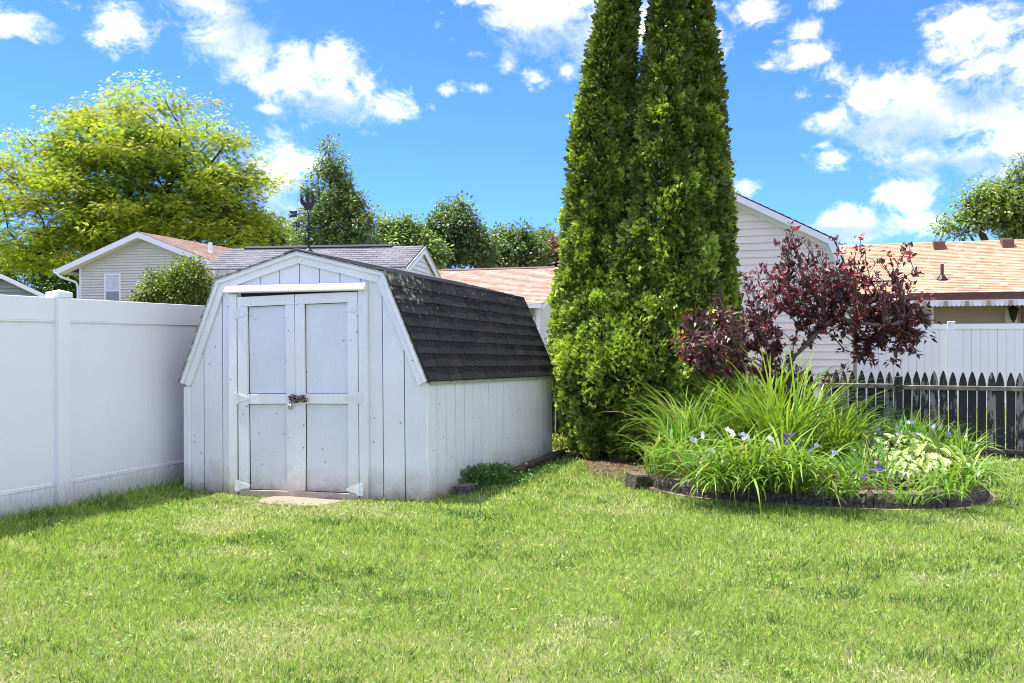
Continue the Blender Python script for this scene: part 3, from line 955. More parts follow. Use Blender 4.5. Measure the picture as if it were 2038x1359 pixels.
def tab_roof(parent, A, B, x0, x1, e, palette, y_axis=True, tab=.33, name='shingles', seed=1):
    """slope from ridge A=(y,z) to eave B=(y,z) along x (or, y_axis False, A/B in x,z along y); courses of coloured tabs"""
    g = np.random.default_rng(seed)
    A, B = np.array(A), np.array(B); s = np.linalg.norm(B - A); n = int(round(s / e)); d = (B - A) / s
    nr = np.array([-d[1], d[0]]); nr = nr if nr[1] > 0 else -nr
    V, Q, T = [], [], []
    for c in range(n):
        a = A + d * (s * c / n) + nr * .002; b = A + d * (s * (c + 1) / n) + nr * .013; b2 = A + d * (s * (c + 1) / n)
        x = x0
        while x < x1 - .02:
            w = tab * g.uniform(.35, .95); xe = min(x1, x + w); base = len(V)
            for (p, xx) in ((a, x), (a, xe), (b, xe), (b, x), (b2, x), (b2, xe)):
                V.append((xx, p[0], p[1]) if y_axis else (p[0], xx, p[1]))
            Q += [(base, base + 1, base + 2, base + 3), (base + 3, base + 2, base + 5, base + 4)]
            col = np.array(palette[g.integers(len(palette))]) * g.uniform(.70, 1.25)
            T += [col] * 6; x = xe
    me = np_mesh(name, np.array(V), [np.array(Q)], M['roof_tabs'], np.array(T))
    return tag(link_mesh(name, me, parent), kind='stuff')

PINK = [(.34, .20, .155), (.28, .165, .13), (.37, .26, .21), (.23, .155, .14), (.32, .23, .18), (.26, .215, .20)]
ORANGE = [(.40, .25, .135), (.46, .30, .17), (.33, .20, .11), (.50, .35, .22), (.28, .18, .11), (.42, .25, .14)]

# grey gambrel shed next door
def grey_shed():
    r = empty('neighbour_shed', (-12.08, 16.48, 0), R_(11.1 - 90))
    tag(r, 'grey shingled gambrel shed with long ridge vent, behind the white garden shed', 'shed')
    L = 4.05
    prof = gambrel(1.40, 1.86, 3.255, 2.725, 1.98)
    inner = offset_line(prof, .03)
    mb = MB(); body = [(-1.72, 0), (1.72, 0), (1.72, 1.98), (1.36, 2.66), (0, 3.19), (-1.36, 2.66), (-1.72, 1.98)]
    mb.prism(body, 'y', .06, L - .06); mb.build('wall', M['lap_white'], r)
    roof_mb = MB(); roof_mb.prism(prof + list(reversed(inner)), 'y', 0, L); roof = roof_mb.build('roof', M['deck'], r)
    shingle_slope(roof, prof[3], prof[4], -.02, L + .02, .145, .20, M['shingle_grey'], .010)
    shingle_slope(roof, prof[2], prof[3], -.02, L + .02, .150, .23, M['shingle_grey'], .012)
    shingle_stuff(roof, (0, 3.255), (-1.40, 2.725), -.02, L + .02, .15, .3, M['shingle_grey'])
    shingle_stuff(roof, (-1.40, 2.725), (-1.86, 1.98), -.02, L + .02, .15, .3, M['shingle_grey'])
    mb = MB(); mb.prism([(-.13, 3.235), (0, 3.285), (.13, 3.235), (.13, 3.265), (0, 3.315), (-.13, 3.265)], 'y', .30, 3.42); mb.build('ridge_vent', M['iron'], r)
    for y0 in (L + .004,):
        band(r, 'rake_board', offset_line(prof, .012), offset_line(prof, .13), y0, y0 + .03, M['trim_white'])
        band(r, 'rake_edge', offset_line(prof, .0), offset_line(prof, .03), y0 + .035, y0 + .05, M['moss_edge'])
    # gable siding on the right end
    mb = MB(); z = .05
    while z < 3.1:
        t = z + .1
        def hw(q): return 1.70 if q < 1.95 else 1.70 - (q - 1.95) * .50 if q < 2.66 else max(.02, 1.34 * (3.17 - q) / .51)
        a, b = hw(z), hw(min(t, 3.15))
        mb.add([(-a, L - .02, z), (a, L - .02, z), (a, L - .055, z), (-a, L - .055, z), (-b, L - .045, t), (b, L - .045, t), (b, L - .055, t), (-b, L - .055, t)],
               [(0, 1, 2, 3), (4, 7, 6, 5), (0, 4, 5, 1), (1, 5, 6, 2), (2, 6, 7, 3), (3, 7, 4, 0)]); z = t
    tag(mb.build('siding', M['lap_white'], r), kind='stuff')
grey_shed()

# beige barn-roofed building
def beige_barn():
    r = empty('beige_barn', (-2.0, 17.5, 0)); tag(r, 'beige lap-sided gambrel building right of the tall evergreens', 'building')
    prof = gambrel(1.70, 2.16, 4.02, 3.13, 2.0); D = 5.0
    inner = offset_line(prof, .04)
    mb = MB(); body = [(-1.98, 0), (1.98, 0), (1.98, 2.1), (1.62, 3.02), (0, 3.88), (-1.62, 3.02), (-1.98, 2.1)]
    mb.prism(body, 'y', .0, D - .3); mb.build('wall', M['lap_beige'], r)
    def pf(z):
        w = 2.0 if z < 2.1 else 2.0 - (z - 2.1) * .36 / .92 if z < 3.02 else max(.0, 1.64 * (3.9 - z) / .88)
        return (-w, w)
    lap_wall(r, pf, .0, 3.9, .130, M['lap_beige'], y=-.003, each=True, proud=.030)
    mb = MB(); mb.box(1.955, 2.02, -.035, .03, 0, 2.2); mb.build('corner_board', M['lap_beige'], r)
    mb = MB(); mb.prism(prof + list(reversed(inner)), 'y', -.22, D); roof = mb.build('roof', M['deck'], r)
    shingle_stuff(roof, prof[2], prof[3], -.23, D, .14, .3, M['shingle_grey']); shingle_stuff(roof, prof[3], prof[4], -.23, D, .14, .3, M['shingle_grey'])
    shingle_stuff(roof, (0, 4.02), (-1.70, 3.13), -.23, D, .14, .3, M['shingle_grey']); shingle_stuff(roof, (-1.70, 3.13), (-2.16, 2.0), -.23, D, .14, .3, M['shingle_grey'])
    band(r, 'rake_board', offset_line(prof, .012), offset_line(prof, .115), -.245, -.222, M['trim_white'])
    band(r, 'soffit', offset_line(prof, .06), offset_line(prof, .085), -.221, -.026, M['lap_light'])
    band(r, 'frieze_board', offset_line(prof, .10), offset_line(prof, .19), -.055, -.026, M['trim_white'])
beige_barn()

def gable_house(name, label, cat, origin, rz, xl, xr, D, peak, pitch, over_l, over_r, lapmat, pitch_lap, palette, window=None, seed=1, tab=.33, hole=None, fore=.35, fascia=.17):
    r = empty(name, origin, rz); tag(r, label, cat)
    ol, orr = xl - over_l, xr + over_r
    zl, zr = peak - pitch * abs(ol), peak - pitch * abs(orr)
    wl, wr = peak - pitch * abs(xl) - .1, peak - pitch * abs(xr) - .1
    mb = MB(); mb.prism([(xl, 0), (xr, 0), (xr, wr), (0, peak - .12), (xl, wl)], 'y', 0, D); mb.build('wall', M[lapmat], r)
    def pf(z):
        a = xl if z < wl else min(0, -(peak - .1 - z) / pitch); b = xr if z < wr else max(0, (peak - .1 - z) / pitch)
        return (a, b)
    lap_wall(r, pf, 0, peak - .14, pitch_lap, M[lapmat], y=-.003, holes=[hole] if hole else ())
    mb = MB(); prof = [(ol, zl), (0, peak), (orr, zr)]; inn = offset_line(prof, .05)
    mb.prism(prof + list(reversed(inn)), 'y', -fore, D + fore); roof = mb.build('roof', M['deck'], r)
    tab_roof(roof, (0, peak + .004), (orr, zr + .004), -fore - .02, D + fore, .14, palette, y_axis=False, tab=tab, seed=seed)
    tab_roof(roof, (0, peak + .004), (ol, zl + .004), -fore - .02, D + fore, .14, palette, y_axis=False, tab=tab, seed=seed + 1)
    band(r, 'rake_board', offset_line(prof, .006), offset_line(prof, fascia), -fore - .03, -fore - .003, M['trim_white'])
    band(r, 'soffit', offset_line(prof, fascia - .02), offset_line(prof, fascia), -fore - .002, -.025, M['lap_light'])
    mb = MB(); mb.box(xl - .01, xl + .07, -.04, .02, 0, wl); mb.build('corner_board', M['trim_white'], r)
    mb = MB(); mb.box(ol - .10, ol - .002, -fore - .03, D + fore, zl - .13, zl - .005); mb.build('gutter', M['trim_white'], r)
    mb = MB(); mb.box(orr + .002, orr + .10, -fore - .03, D + fore, zr - .13, zr - .005); mb.build('gutter', M['trim_white'], r)
    if window:
        x0, x1, z0, z1 = window
        w_ = MB(); t = .055
        w_.box(x0, x0 + t, -.06, .0, z0, z1); w_.box(x1 - t, x1, -.06, .0, z0, z1); w_.box(x0 + t, x1 - t, -.06, 0, z1 - t, z1); w_.box(x0 + t, x1 - t, -.06, 0, z0, z0 + t)
        wf = w_.build('window', M['trim_white'], r)
        zm = (z0 + z1) / 2
        mb = MB(); mb.box(x0 + t, x1 - t, -.05, -.01, zm - .02, zm + .02); mb.build('meeting_rail', M['trim_white'], wf)
        mb = MB(); mb.box(x0 + t, x1 - t, -.036, -.030, zm + .02, z1 - t); mb.build('pane', M['blind'], wf)
        mb = MB(); mb.box(x0 + t, x1 - t, -.028, -.022, z0 + t, zm - .02); mb.build('pane', M['glass'], wf)
    return r, roof

pk = at(288, 464.3, 30.0)
lh, lroof = gable_house('cream_house', 'pale siding gabled house with one window, behind the left fence', 'house', (pk[0], pk[1], 0), R_(5.8),
    -2.38, 2.6, 6.5, 4.79, .372, .62, .45, 'lap_cream', .086, PINK, window=(-1.44, -.84, 2.42, 3.52), seed=3, hole=(-1.44, -.84, 2.42, 3.52))
mb = MB(); mb.tube([(-3.0, -.36, 3.55), (-2.85, -.33, 3.42), (-2.46, -.1, 3.26), (-2.43, -.05, 3.1), (-2.43, -.05, .1)], .04, 6); mb.build('downspout', M['trim_white'], lh)
mb = MB(); mb.tube([(1.35, 1.6, 4.2), (1.35, 1.6, 4.62)], .06, 8); mb.tube([(1.35, 1.6, 4.22), (1.35, 1.6, 4.32)], [.16, .06], 8); mb.build('vent_pipe', M['trim_white'], lh)

p2 = at(2, 545, 24.0)
gable_house('grey_house', 'small blue grey gabled building at the far left edge above the fence', 'house', (p2[0], p2[1], 0), R_(48),
    -2.2, 1.0, 5, 3.06, .50, .3, .22, 'lap_grey', .1, [(.12, .12, .13), (.16, .16, .17), (.1, .1, .11)], seed=9, fascia=.11, fore=.2)

# pink roofed house in the middle distance
def pink_house():
    c = at(1080, 603, 34.0); X1, Y0 = c[0], c[1]
    r = empty('pink_roof_house', (X1, Y0, 0)); tag(r, 'low house with mottled pink shingle roof between the sheds and evergreens', 'house')
    ez, rz, run, L = 2.70, 4.34, 4.1, 14.0
    mb = MB(); mb.prism([(.35, 0), (2 * run - .35, 0), (2 * run - .35, ez), (run, rz - .14), (.35, ez)], 'x', -L, -.28); mb.build('wall', M['lap_light'], r)
    mb = MB(); mb.prism([(0, ez), (run, rz), (2 * run, ez), (2 * run, ez - .05), (run, rz - .06), (0, ez - .05)], 'x', -L, 0); roof = mb.build('roof', M['deck'], r)
    tab_roof(roof, (run, rz + .005), (0, ez + .005), -L, .02, .15, PINK, seed=21); tab_roof(roof, (run, rz + .005), (2 * run, ez + .005), -L, .02, .15, PINK, seed=22)
    mb = MB(); mb.prism([(run - .15, rz - .02), (run, rz + .05), (run + .15, rz - .02)], 'x', -7.0, -.8); mb.build('ridge_vent', M['gutter_brown'], r)
    mb = MB(); mb.box(-L, -.02, -.13, -.002, ez - .15, ez - .01); mb.build('gutter', M['trim_white'], r)
    # right gable end
    mb = MB()
    mb.prism([(-.02, ez - .03), (run, rz - .01), (2 * run + .02, ez - .03), (2 * run + .02, ez - .2), (run, rz - .18), (-.02, ez - .2)], 'x', .003, .03); mb.build('rake_board', M['trim_white'], r)
    mb = MB(); z = 0
    while z < rz - .25:
        t = z + .1; f = lambda q: (.35, 2 * run - .35) if q < ez - .1 else (.35 + (q - ez + .1) / (rz - ez) * run * .93, 2 * run - .35 - (q - ez + .1) / (rz - ez) * run * .93)
        a, b = f(z), f(t)
        mb.add([(-.25, a[0], z), (-.25, a[1], z), (-.28, a[1], z), (-.28, a[0], z), (-.272, b[0], t), (-.272, b[1], t), (-.28, b[1], t), (-.28, b[0], t)],
               [(0, 3, 2, 1), (4, 5, 6, 7), (0, 1, 5, 4), (1, 2, 6, 5), (2, 3, 7, 6), (3, 0, 4, 7)]); z = t
    tag(mb.build('siding', M['lap_light'], r), kind='stuff')
    mb = MB(); z = 0
    while z < ez - .15:
        t = z + .1
        mb.add([(-L, .325, z), (-.28, .325, z), (-.28, .35, z), (-L, .35, z), (-L, .343, t), (-.28, .343, t), (-.28, .35, t), (-L, .35, t)],
               [(0, 3, 2, 1), (4, 5, 6, 7), (0, 1, 5, 4), (1, 2, 6, 5), (2, 3, 7, 6), (3, 0, 4, 7)]); z = t
    tag(mb.build('siding', M['lap_light'], r), kind='stuff')
    mb = MB(); mb.box(-.36, -.22, .28, .345, 0, ez - .1); mb.build('corner_board', M['trim_white'], r)
    mb = MB(); mb.tube([(-.75, -.06, ez - .12), (-.72, -.02, ez - .3), (-.42, .18, ez - .52), (-.40, .20, ez - .7), (-.40, .2, .1)], .05, 6); mb.build('downspout', M['trim_white'], r)
    mb = MB(); mb.box(-.66, -.44, .29, .32, 1.1, 2.5); mb.build('shutter', M['lap_tan'], r)
pink_house()

# orange roofed house on the right
def orange_house():
    Y0 = 26.9; X0, X1 = -4.0, 19.0
    r = empty('tan_roof_house', (X0, Y0, 0)); tag(r, 'house with wide orange tan shingle roof and striped awning at the right', 'house')
    L = X1 - X0; ez, rz, run = 2.60, 4.33, 4.2
    mb = MB(); mb.prism([(.9, 0), (2 * run - .35, 0), (2 * run - .35, ez - .1), (run, rz - .2), (.9, ez + .05)], 'x', .2, L - .2); mb.build('wall', M['lap_tan'], r)
    mb = MB(); mb.prism([(0, ez), (run, rz), (2 * run, ez), (2 * run, ez - .06), (run, rz - .06), (0, ez - .06)], 'x', 0, L); roof = mb.build('roof', M['deck'], r)
    tab_roof(roof, (run, rz + .005), (0, ez + .005), -.01, L, .135, ORANGE, seed=31, tab=.30); tab_roof(roof, (run, rz + .005), (2 * run, ez + .005), -.01, L, .2, ORANGE, seed=32, tab=.6)
    mb = MB(); mb.box(0, L, -.14, -.002, ez - .19, ez - .01); mb.build('gutter', M['gutter_brown'], r)
    mb = MB(); mb.box(0, L, .002, .85, ez - .20, ez - .17); mb.build('porch_ceiling', M['gutter_brown'], r)
    mb = MB(); z = 0
    while z < ez - .2:
        t = z + .11
        mb.add([(.2, .872, z), (L - .2, .872, z), (L - .2, .897, z), (.2, .897, z), (.2, .89, t), (L - .2, .89, t), (L - .2, .897, t), (.2, .897, t)],
               [(0, 3, 2, 1), (4, 5, 6, 7), (0, 1, 5, 4), (1, 2, 6, 5), (2, 3, 7, 6), (3, 0, 4, 7)]); z = t
    tag(mb.build('siding', M['lap_tan'], r), kind='stuff')
    # awning with a scalloped striped valance
    a0 = atY(1690, 600, Y0)[0] - X0
    aw = MB(); aw.prism([(-.16, 2.395), (.6, 2.395), (.6, 2.41), (-.16, 2.41)], 'x', a0, L); awn = aw.build('awning', M['trim_white'], r)
    x = a0; i = 0
    for col in ('trim_white', 'lap_tan'):
        pass
    strip = {}
    for key in ('trim_white', 'lap_tan', 'lap_light'):
        m = MB(); m.prism([(0, 2.39), (.098, 2.39), (.098, 2.275), (.075, 2.252), (.049, 2.245), (.024, 2.252), (0, 2.275)], 'y', -.165, -.155); strip[key] = m.mesh('awning_strip', M[key])
    while x < L - .1:
        key = ('trim_white', 'trim_white', 'lap_light', 'lap_tan', 'lap_light')[i % 5]
        inst('awning_strip', strip[key], awn, (x, 0, 0)); x += .10; i += 1
    # window behind the plum, lantern, post
    wx = atY(1858, 620, Y0 + .87)[0] - X0
    w_ = MB(); w_.box(wx - 1.1, wx, .84, .87, 1.25, 1.32); w_.box(wx - 1.1, wx, .84, .87, 2.2, 2.28); w_.box(wx - .08, wx, .84, .87, 1.32, 2.2); w_.box(wx - 1.1, wx - 1.02, .84, .87, 1.32, 2.2)
    wf = w_.build('window', M['trim_white'], r)
    mb = MB(); mb.box(wx - 1.02, wx - .08, .85, .86, 1.32, 2.2); mb.build('pane', M['glass'], wf)
    px = atY(2033, 620, Y0 + .05)[0] - X0
    mb = MB(); mb.box(px, px + .12, .0, .12, 0, ez - .2); mb.build('porch_post', M['gutter_brown'], r)
    lx = atY(2016, 625, Y0 + .8)[0] - X0; lz = 1.345 + (CV - 627) / F_PX * 27.4
    mb = MB(); mb.box(lx - .17, lx + .12, .855, .868, lz - .28, lz + .12); ln = mb.build('lantern', M['lap_light'], r)
    mb = MB(); mb.tube([(lx, .72, lz - .26), (lx, .72, lz - .2)], .03, 6); mb.tube([(lx, .72, lz - .2), (lx, .72, lz + .06), ], [.06, .115], 6)
    mb.tube([(lx, .72, lz + .06), (lx, .72, lz + .13), (lx, .72, lz + .2), (lx, .72, lz + .26)], [.15, .09, .03, .008], 6); mb.box(lx - .012, lx + .012, .73, .855, lz - .05, lz - .02)
    mb.build('lantern_body', M['iron'], ln)
    # roof vents and pipe
    for u in (1867, 2002):
        q = atY(u, 481, Y0 + run - .25); xx = q[0] - X0
        mb = MB(); mb.prism([(run - .75, rz - .30), (run - .72, rz - .05), (run - .15, rz + .04), (run - .15, rz - .08)], 'x', xx - .15, xx + .15); mb.build('roof_vent', M['gutter_brown'], roof)
    q = atY(1873, 560, Y0 + 1.3); xx = q[0] - X0; zb = ez + 1.0 * (rz - ez) / run
    mb = MB(); mb.tube([(xx, 1.0, zb), (xx, 1.0, zb + .12), (xx, 1.0, zb + .13)], [.15, .07, .05], 10); mb.build('pipe_flashing', M['iron'], roof)
    mb = MB(); mb.tube([(xx, 1.0, zb + .1), (xx, 1.0, zb + .42)], .045, 8); mb.build('vent_pipe', M['gutter_brown'], roof)
orange_house()
print('structures done')
# ------------------------------------------------------------------ trees
LEAF = np.array([(0, 0, 0), (.35, .5, .05), (.35, -.5, .05), (1, 0, -.08), (.4, 0, -.03)], float)
LEAF_F = [[(0, 4, 1), (1, 4, 3), (0, 2, 4), (2, 3, 4)]]
LEAF2 = np.array([(0, 0, 0), (.45, .5, .06), (1, 0, -.1), (.45, -.5, .06)], float)
LEAF2_F = [[(0, 1, 2), (0, 2, 3)]]
SPRIG = np.array([(0, 0, 0), (.5, .5, .06), (.95, .55, -.05), (.35, .12, 0), (.6, .12, .03), (1.0, 0, -.1), (.6, -.12, .03), (.35, -.12, 0), (.45, -.5, .06), (.9, -.6, -.05)], float)
SPRIG_F = [[(0, 3, 1), (1, 3, 2), (0, 4, 5), (0, 5, 6), (0, 8, 7), (7, 8, 9)]]

def rand_dirs(n, g=rng):
    return unit(g.normal(size=(n, 3)))

def crown_points(ells, n, g, shell=.45):
    """points inside a union of ellipsoids given as (centre, radii)"""
    vols = np.array([np.prod(r) for _, r in ells]); idx = g.choice(len(ells), n, p=vols / vols.sum())
    d = unit(g.normal(size=(n, 3))); rr = (shell + (1 - shell) * g.random((n, 1))) ** .7
    C = np.array([c for c, _ in ells])[idx]; Rr = np.array([r for _, r in ells])[idx]
    return C + d * rr * Rr

def ell_px(u, v, ru, rv, Z, depth=None):
    s = Z / F_PX; return (at(u, v, Z), np.array([ru * s, (depth or (ru + rv) / 2) * s, rv * s]))

def grow(base_nodes, tips, g, step=.5, jitter=.08, up=.25, power=2.4, r_tip=.01):
    """base_nodes: list of (point, parent index); every tip joined to the nearest branch"""
    P = [np.array(p, float) for p, _ in base_nodes]; par = [q for _, q in base_nodes]
    root = P[0]
    order = np.argsort(np.linalg.norm(tips - P[-1], axis=1))
    endn = []
    for t in tips[order]:
        A = np.array(P); dv = t - A; d = np.linalg.norm(dv, axis=1)
        down = np.clip(A[:, 2] - t[2] + .2, 0, None)
        i = int(np.argmin(d + 1.6 * down + (np.arange(len(A)) == 0) * 2))
        n = max(1, int(d[i] / step)); a = A[i]
        for kk in range(1, n + 1):
            f = kk / n; q = a + (t - a) * f + np.array([0, 0, up * step * math.sin(math.pi * f)]) + (g.normal(size=3) * jitter * step if kk < n else 0)
            P.append(q); par.append(i if kk == 1 else len(P) - 2)
        endn.append(len(P) - 1)
    P = np.array(P); par = np.array(par)
    w = np.zeros(len(P)); w[endn] = 1
    for i in range(len(P) - 1, 0, -1):
        if w[i] == 0: w[i] = .6
        w[par[i]] += w[i]
    r = r_tip * np.maximum(w, 1) ** (1 / power)
    return P, par, r, np.array(endn)

def limbs_mesh(name, P, par, r, mat, parent, n=6, rmin=0.0):
    idx = np.arange(1, len(P)); idx = idx[r[idx] >= rmin]
    A = P[par[idx]]; B = P[idx]; ra = np.minimum(r[par[idx]], r[idx] * 1.35); rb = r[idx]
    d = unit(B - A); ref = np.where(abs(d[:, 2:3]) > .9, [[1, 0, 0]], [[0, 0, 1]])
    x = unit(np.cross(d, ref)); y = np.cross(d, x)
    an = np.arange(n) * 2 * math.pi / n
    ring = x[:, None, :] * np.cos(an)[None, :, None] + y[:, None, :] * np.sin(an)[None, :, None]
    V = np.concatenate([A[:, None] + ring * ra[:, None, None] - d[:, None] * ra[:, None, None] * .3, B[:, None] + ring * rb[:, None, None]], 1).reshape(-1, 3)
    k = np.arange(n); f = np.stack([k, (k + 1) % n, (k + 1) % n + n, k + n], -1)
    F = (np.arange(len(idx))[:, None, None] * 2 * n + f[None]).reshape(-1, 4)
    return link_mesh(name, np_mesh(name, V, [F], mat, smooth=True), parent)

def tint_var(n, g, lo=.7, hi=1.3, yellow=0.0):
    b = g.uniform(lo, hi, (n, 1)); t = np.repeat(b, 3, 1)
    y = g.random((n, 1)) * yellow
    return t * (1 + y * np.array([[.9, .5, -.2]]))

def leaf_cloud(centres, per, spread, L, W, g, droop=.3, up=.6, T=LEAF2, TF=LEAF2_F, lo=.7, hi=1.3, yellow=0.0, ctint=None):
    n = len(centres) * per
    C = np.repeat(centres, per, 0)
    P = C + g.normal(size=(n, 3)) * np.array(spread)
    D = unit(P - C + g.normal(size=(n, 3)) * .25 * np.max(spread)); D[:, 2] -= droop
    N = rand_dirs(n, g) * (1 - up) + np.array([0, 0, 1.0]) * up + .01
    V, F = scatter(T, TF, P, D, N, L * g.uniform(.7, 1.3, n), W * g.uniform(.7, 1.3, n))
    t = tint_var(n, g, lo, hi, yellow)
    if ctint is not None: t = t * np.repeat(ctint, per, 0)
    return V, F, np.repeat(t, len(T), 0)

def make_tree(name, label, cat, group, base, ells, n_tips, per, spread, L, W, mat, seed, bark='bark', trunk_h=None, shell=.35,
              step=.6, r_tip=.012, fill=0, yellow=.3, lo=.7, hi=1.3, droop=.3, T=LEAF2, TF=LEAF2_F, rmin=0.0, forks=None, ctv=.15, keep_above=None, power=2.4, outer=0.0):
    g = np.random.default_rng(seed)
    base = np.array(base, float); root = empty(name, base); tag(root, label, cat, group)
    tips = crown_points(ells, n_tips, g, shell) - base
    if keep_above is not None: tips = tips[tips[:, 2] > keep_above]
    c0 = ells[0][0] - base
    th = trunk_h or c0[2] * .55
    nodes = [((0, 0, -.1), 0)]
    for i in range(1, 6): nodes.append(((c0[0] * .12 * i / 5 + g.normal() * .03, g.normal() * .03, th * i / 5), i - 1))
    if forks:
        for f in forks:
            q = np.array(nodes[-1 if len(f) < 4 else f[3]][0]); last = 5
            e = np.array(f[:3])
            for kk in range(1, 6):
                nodes.append((tuple(q + (e - q) * kk / 5 + g.normal(size=3) * .06), last)); last = len(nodes) - 1
    P, par, r, ends = grow(nodes, tips, g, step, up=.15, r_tip=r_tip, power=power)
    limbs_mesh('trunk', P, par, r, M[bark], root, rmin=rmin)
    cen = P[ends]
    if fill:
        i = g.choice(len(P), fill); i = i[P[i][:, 2] > th * .9]; cen = np.concatenate([cen, P[i]])
    ct = 1 + g.normal(size=(len(cen), 1)) * ctv * np.array([[1.0, 1.0, .8]])
    if outer:   # new growth at the outside and top of the crown is yellower
        cc_ = ells[0][0] - base; q = np.linalg.norm((cen - cc_) / np.max([r_ for _, r_ in ells], 0), axis=1) + (cen[:, 2] - cc_[2]) * .06
        o_ = np.clip((q - .45) * 1.6, 0, 1)[:, None]; ct = ct * (1 + outer * o_ * np.array([[.75, .28, -.1]]))
    V, F, t = leaf_cloud(cen, per, spread, L, W, g, droop=droop, T=T, TF=TF, lo=lo, hi=hi, yellow=yellow, ctint=np.clip(ct, .5, 1.6))
    tag(link_mesh('crown', np_mesh('crown', V, F, M[mat], t), root), kind='stuff')
    return root

# honey locust, upper left
Z = 46
b = at(262, CV, Z); b[2] = 0
E1 = [ell_px(290, 330, 200, 172, Z), ell_px(75, 400, 135, 150, Z), ell_px(445, 395, 112, 150, Z), ell_px(260, 470, 260, 90, Z), ell_px(160, 300, 110, 100, Z), ell_px(480, 430, 65, 90, Z)]
fk = [tuple(at(u, v, Z + dz) - b) for u, v, dz in ((140, 440, -1.5), (250, 330, 0), (330, 320, 1), (420, 420, -1), (60, 400, 1), (200, 300, 2), (480, 370, 0))]
make_tree('honey_locust', 'broad yellow green honey locust with open spreading crown at upper left', 'tree', None, b, E1, 640, 68, (.46, .46, .16), .23, .17,
          'locust', 41, shell=.15, trunk_h=(at(262, 540, Z) - b)[2], T=SPRIG, TF=SPRIG_F, step=.8, r_tip=.016, fill=240, rmin=.020, yellow=.8, lo=.6, hi=1.3, droop=.25, outer=1.0, forks=fk, ctv=.22)
# pyramid tree behind the sheds
Z = 38
b = at(668, CV, Z); b[2] = 0
E2 = [ell_px(668, 430, 80, 60, Z), ell_px(655, 308, 22, 36, Z), ell_px(657, 345, 44, 40, Z), ell_px(664, 392, 66, 48, Z), ell_px(670, 460, 98, 48, Z), ell_px(675, 505, 116, 40, Z), ell_px(690, 350, 24, 30, Z), ell_px(622, 385, 24, 30, Z)]
make_tree('pear_tree', 'tall pointed green tree rising behind the weathervane', 'tree', None, b, E2, 300, 52, (.155, .155, .15), .14, .09, 'poplar', 42, shell=.2,
          trunk_h=(at(668, 500, Z) - b)[2], step=.5, fill=120, yellow=.35, forks=[tuple(at(656, 280, Z) - b)], lo=.6, hi=1.5)
GT = 'trees beyond the middle houses'
for (nm, lab, el, Z, seed, mt, tips) in (
    ('maple_tree', 'rounded dark green tree, tallest of the clump over the pink roof', [(905, 465, 66, 56), (903, 425, 34, 32), (855, 495, 50, 48), (950, 495, 50, 48), (925, 440, 26, 26)], 47, 51, 'maple', 260),
    ('maple_tree', 'dark rounded tree between the tallest of the clump and the reddish tree', [(1020, 505, 60, 46), (1000, 480, 25, 34), (1060, 510, 40, 38), (975, 515, 30, 30), (1035, 470, 18, 24)], 50, 52, 'maple', 190),
    ('maple_tree', 'lighter green low tree right beside the tall pointed tree', [(800, 490, 52, 48), (785, 452, 20, 26), (845, 510, 45, 38), (760, 470, 25, 40), (815, 450, 14, 20)], 44, 53, 'poplar', 190),
    ('plum_tree', 'distant reddish brown tree just left of the tall evergreens', [(1105, 515, 28, 36), (1128, 520, 25, 30)], 52, 54, 'red_leaf', 110),
    ('maple_tree', 'dark green tree under the left side of the yellow green crown', [(40, 545, 75, 62), (-40, 530, 70, 70)], 55, 55, 'maple', 220),
    ('maple_tree', 'dark tree between the grey building and the pale gabled house', [(125, 560, 50, 60), (95, 520, 40, 50)], 52, 56, 'maple', 170),
    ('maple_tree', 'dark green tree seen low between the yellow green crown and the pointed tree', [(530, 480, 50, 50), (565, 500, 45, 45)], 50, 57, 'poplar', 160)):
    b = at(el[0][0], CV, Z); b[2] = 0
    make_tree(nm, lab, 'tree', GT, b, [ell_px(*e, Z) for e in el], tips, 50, (.22, .22, .17), .19, .12, mt, seed, shell=.3, step=.7, fill=60, yellow=.2, lo=.55, hi=1.6, ctv=.25, trunk_h=2.5)
b = at(1075, CV, 56); b[2] = 0
make_tree('maple_tree', 'low green tree peeking between the dark rounded and the reddish tree', 'tree', GT, b, [ell_px(1078, 505, 42, 42, 56)], 120, 55, (.3, .3, .26), .22, .17, 'poplar', 61, trunk_h=2.5, yellow=.3)
# right-hand tree over the tan roof
Z = 36
b = at(2010, CV, Z); b[2] = 0
E3 = [ell_px(1990, 410, 75, 60, Z), ell_px(2040, 370, 60, 50, Z), ell_px(1915, 440, 50, 36, Z), ell_px(2060, 450, 80, 60, Z), ell_px(1930, 400, 26, 24, Z)]
make_tree('ash_tree', 'light green airy tree above the tan shingle roof at the right edge', 'tree', None, b, E3, 260, 42, (.20, .20, .14), .17, .10, 'poplar', 44, shell=.2,
          trunk_h=3.2, step=.5, r_tip=.014, fill=40, yellow=.7, lo=.8, hi=1.6, forks=[tuple(at(1900, 430, Z) - b), tuple(at(2040, 360, Z) - b)])
# lilac behind the left fence
Z = 14.5
b = at(350, CV, Z); b[2] = 0
E4 = [ell_px(340, 580, 62, 50, Z), ell_px(375, 560, 40, 50, Z), ell_px(300, 600, 40, 36, Z), ell_px(385, 600, 30, 80, Z)]
make_tree('lilac_bush', 'green bush with brownish tips behind the fence beside the pale house', 'bush', None, b, E4, 330, 34, (.055, .055, .06), .055, .034, 'lilac', 45, bark='bark_plum', shell=.3,
          trunk_h=.5, step=.2, r_tip=.004, fill=120, yellow=.9, lo=.6, hi=1.5, ctv=.3)

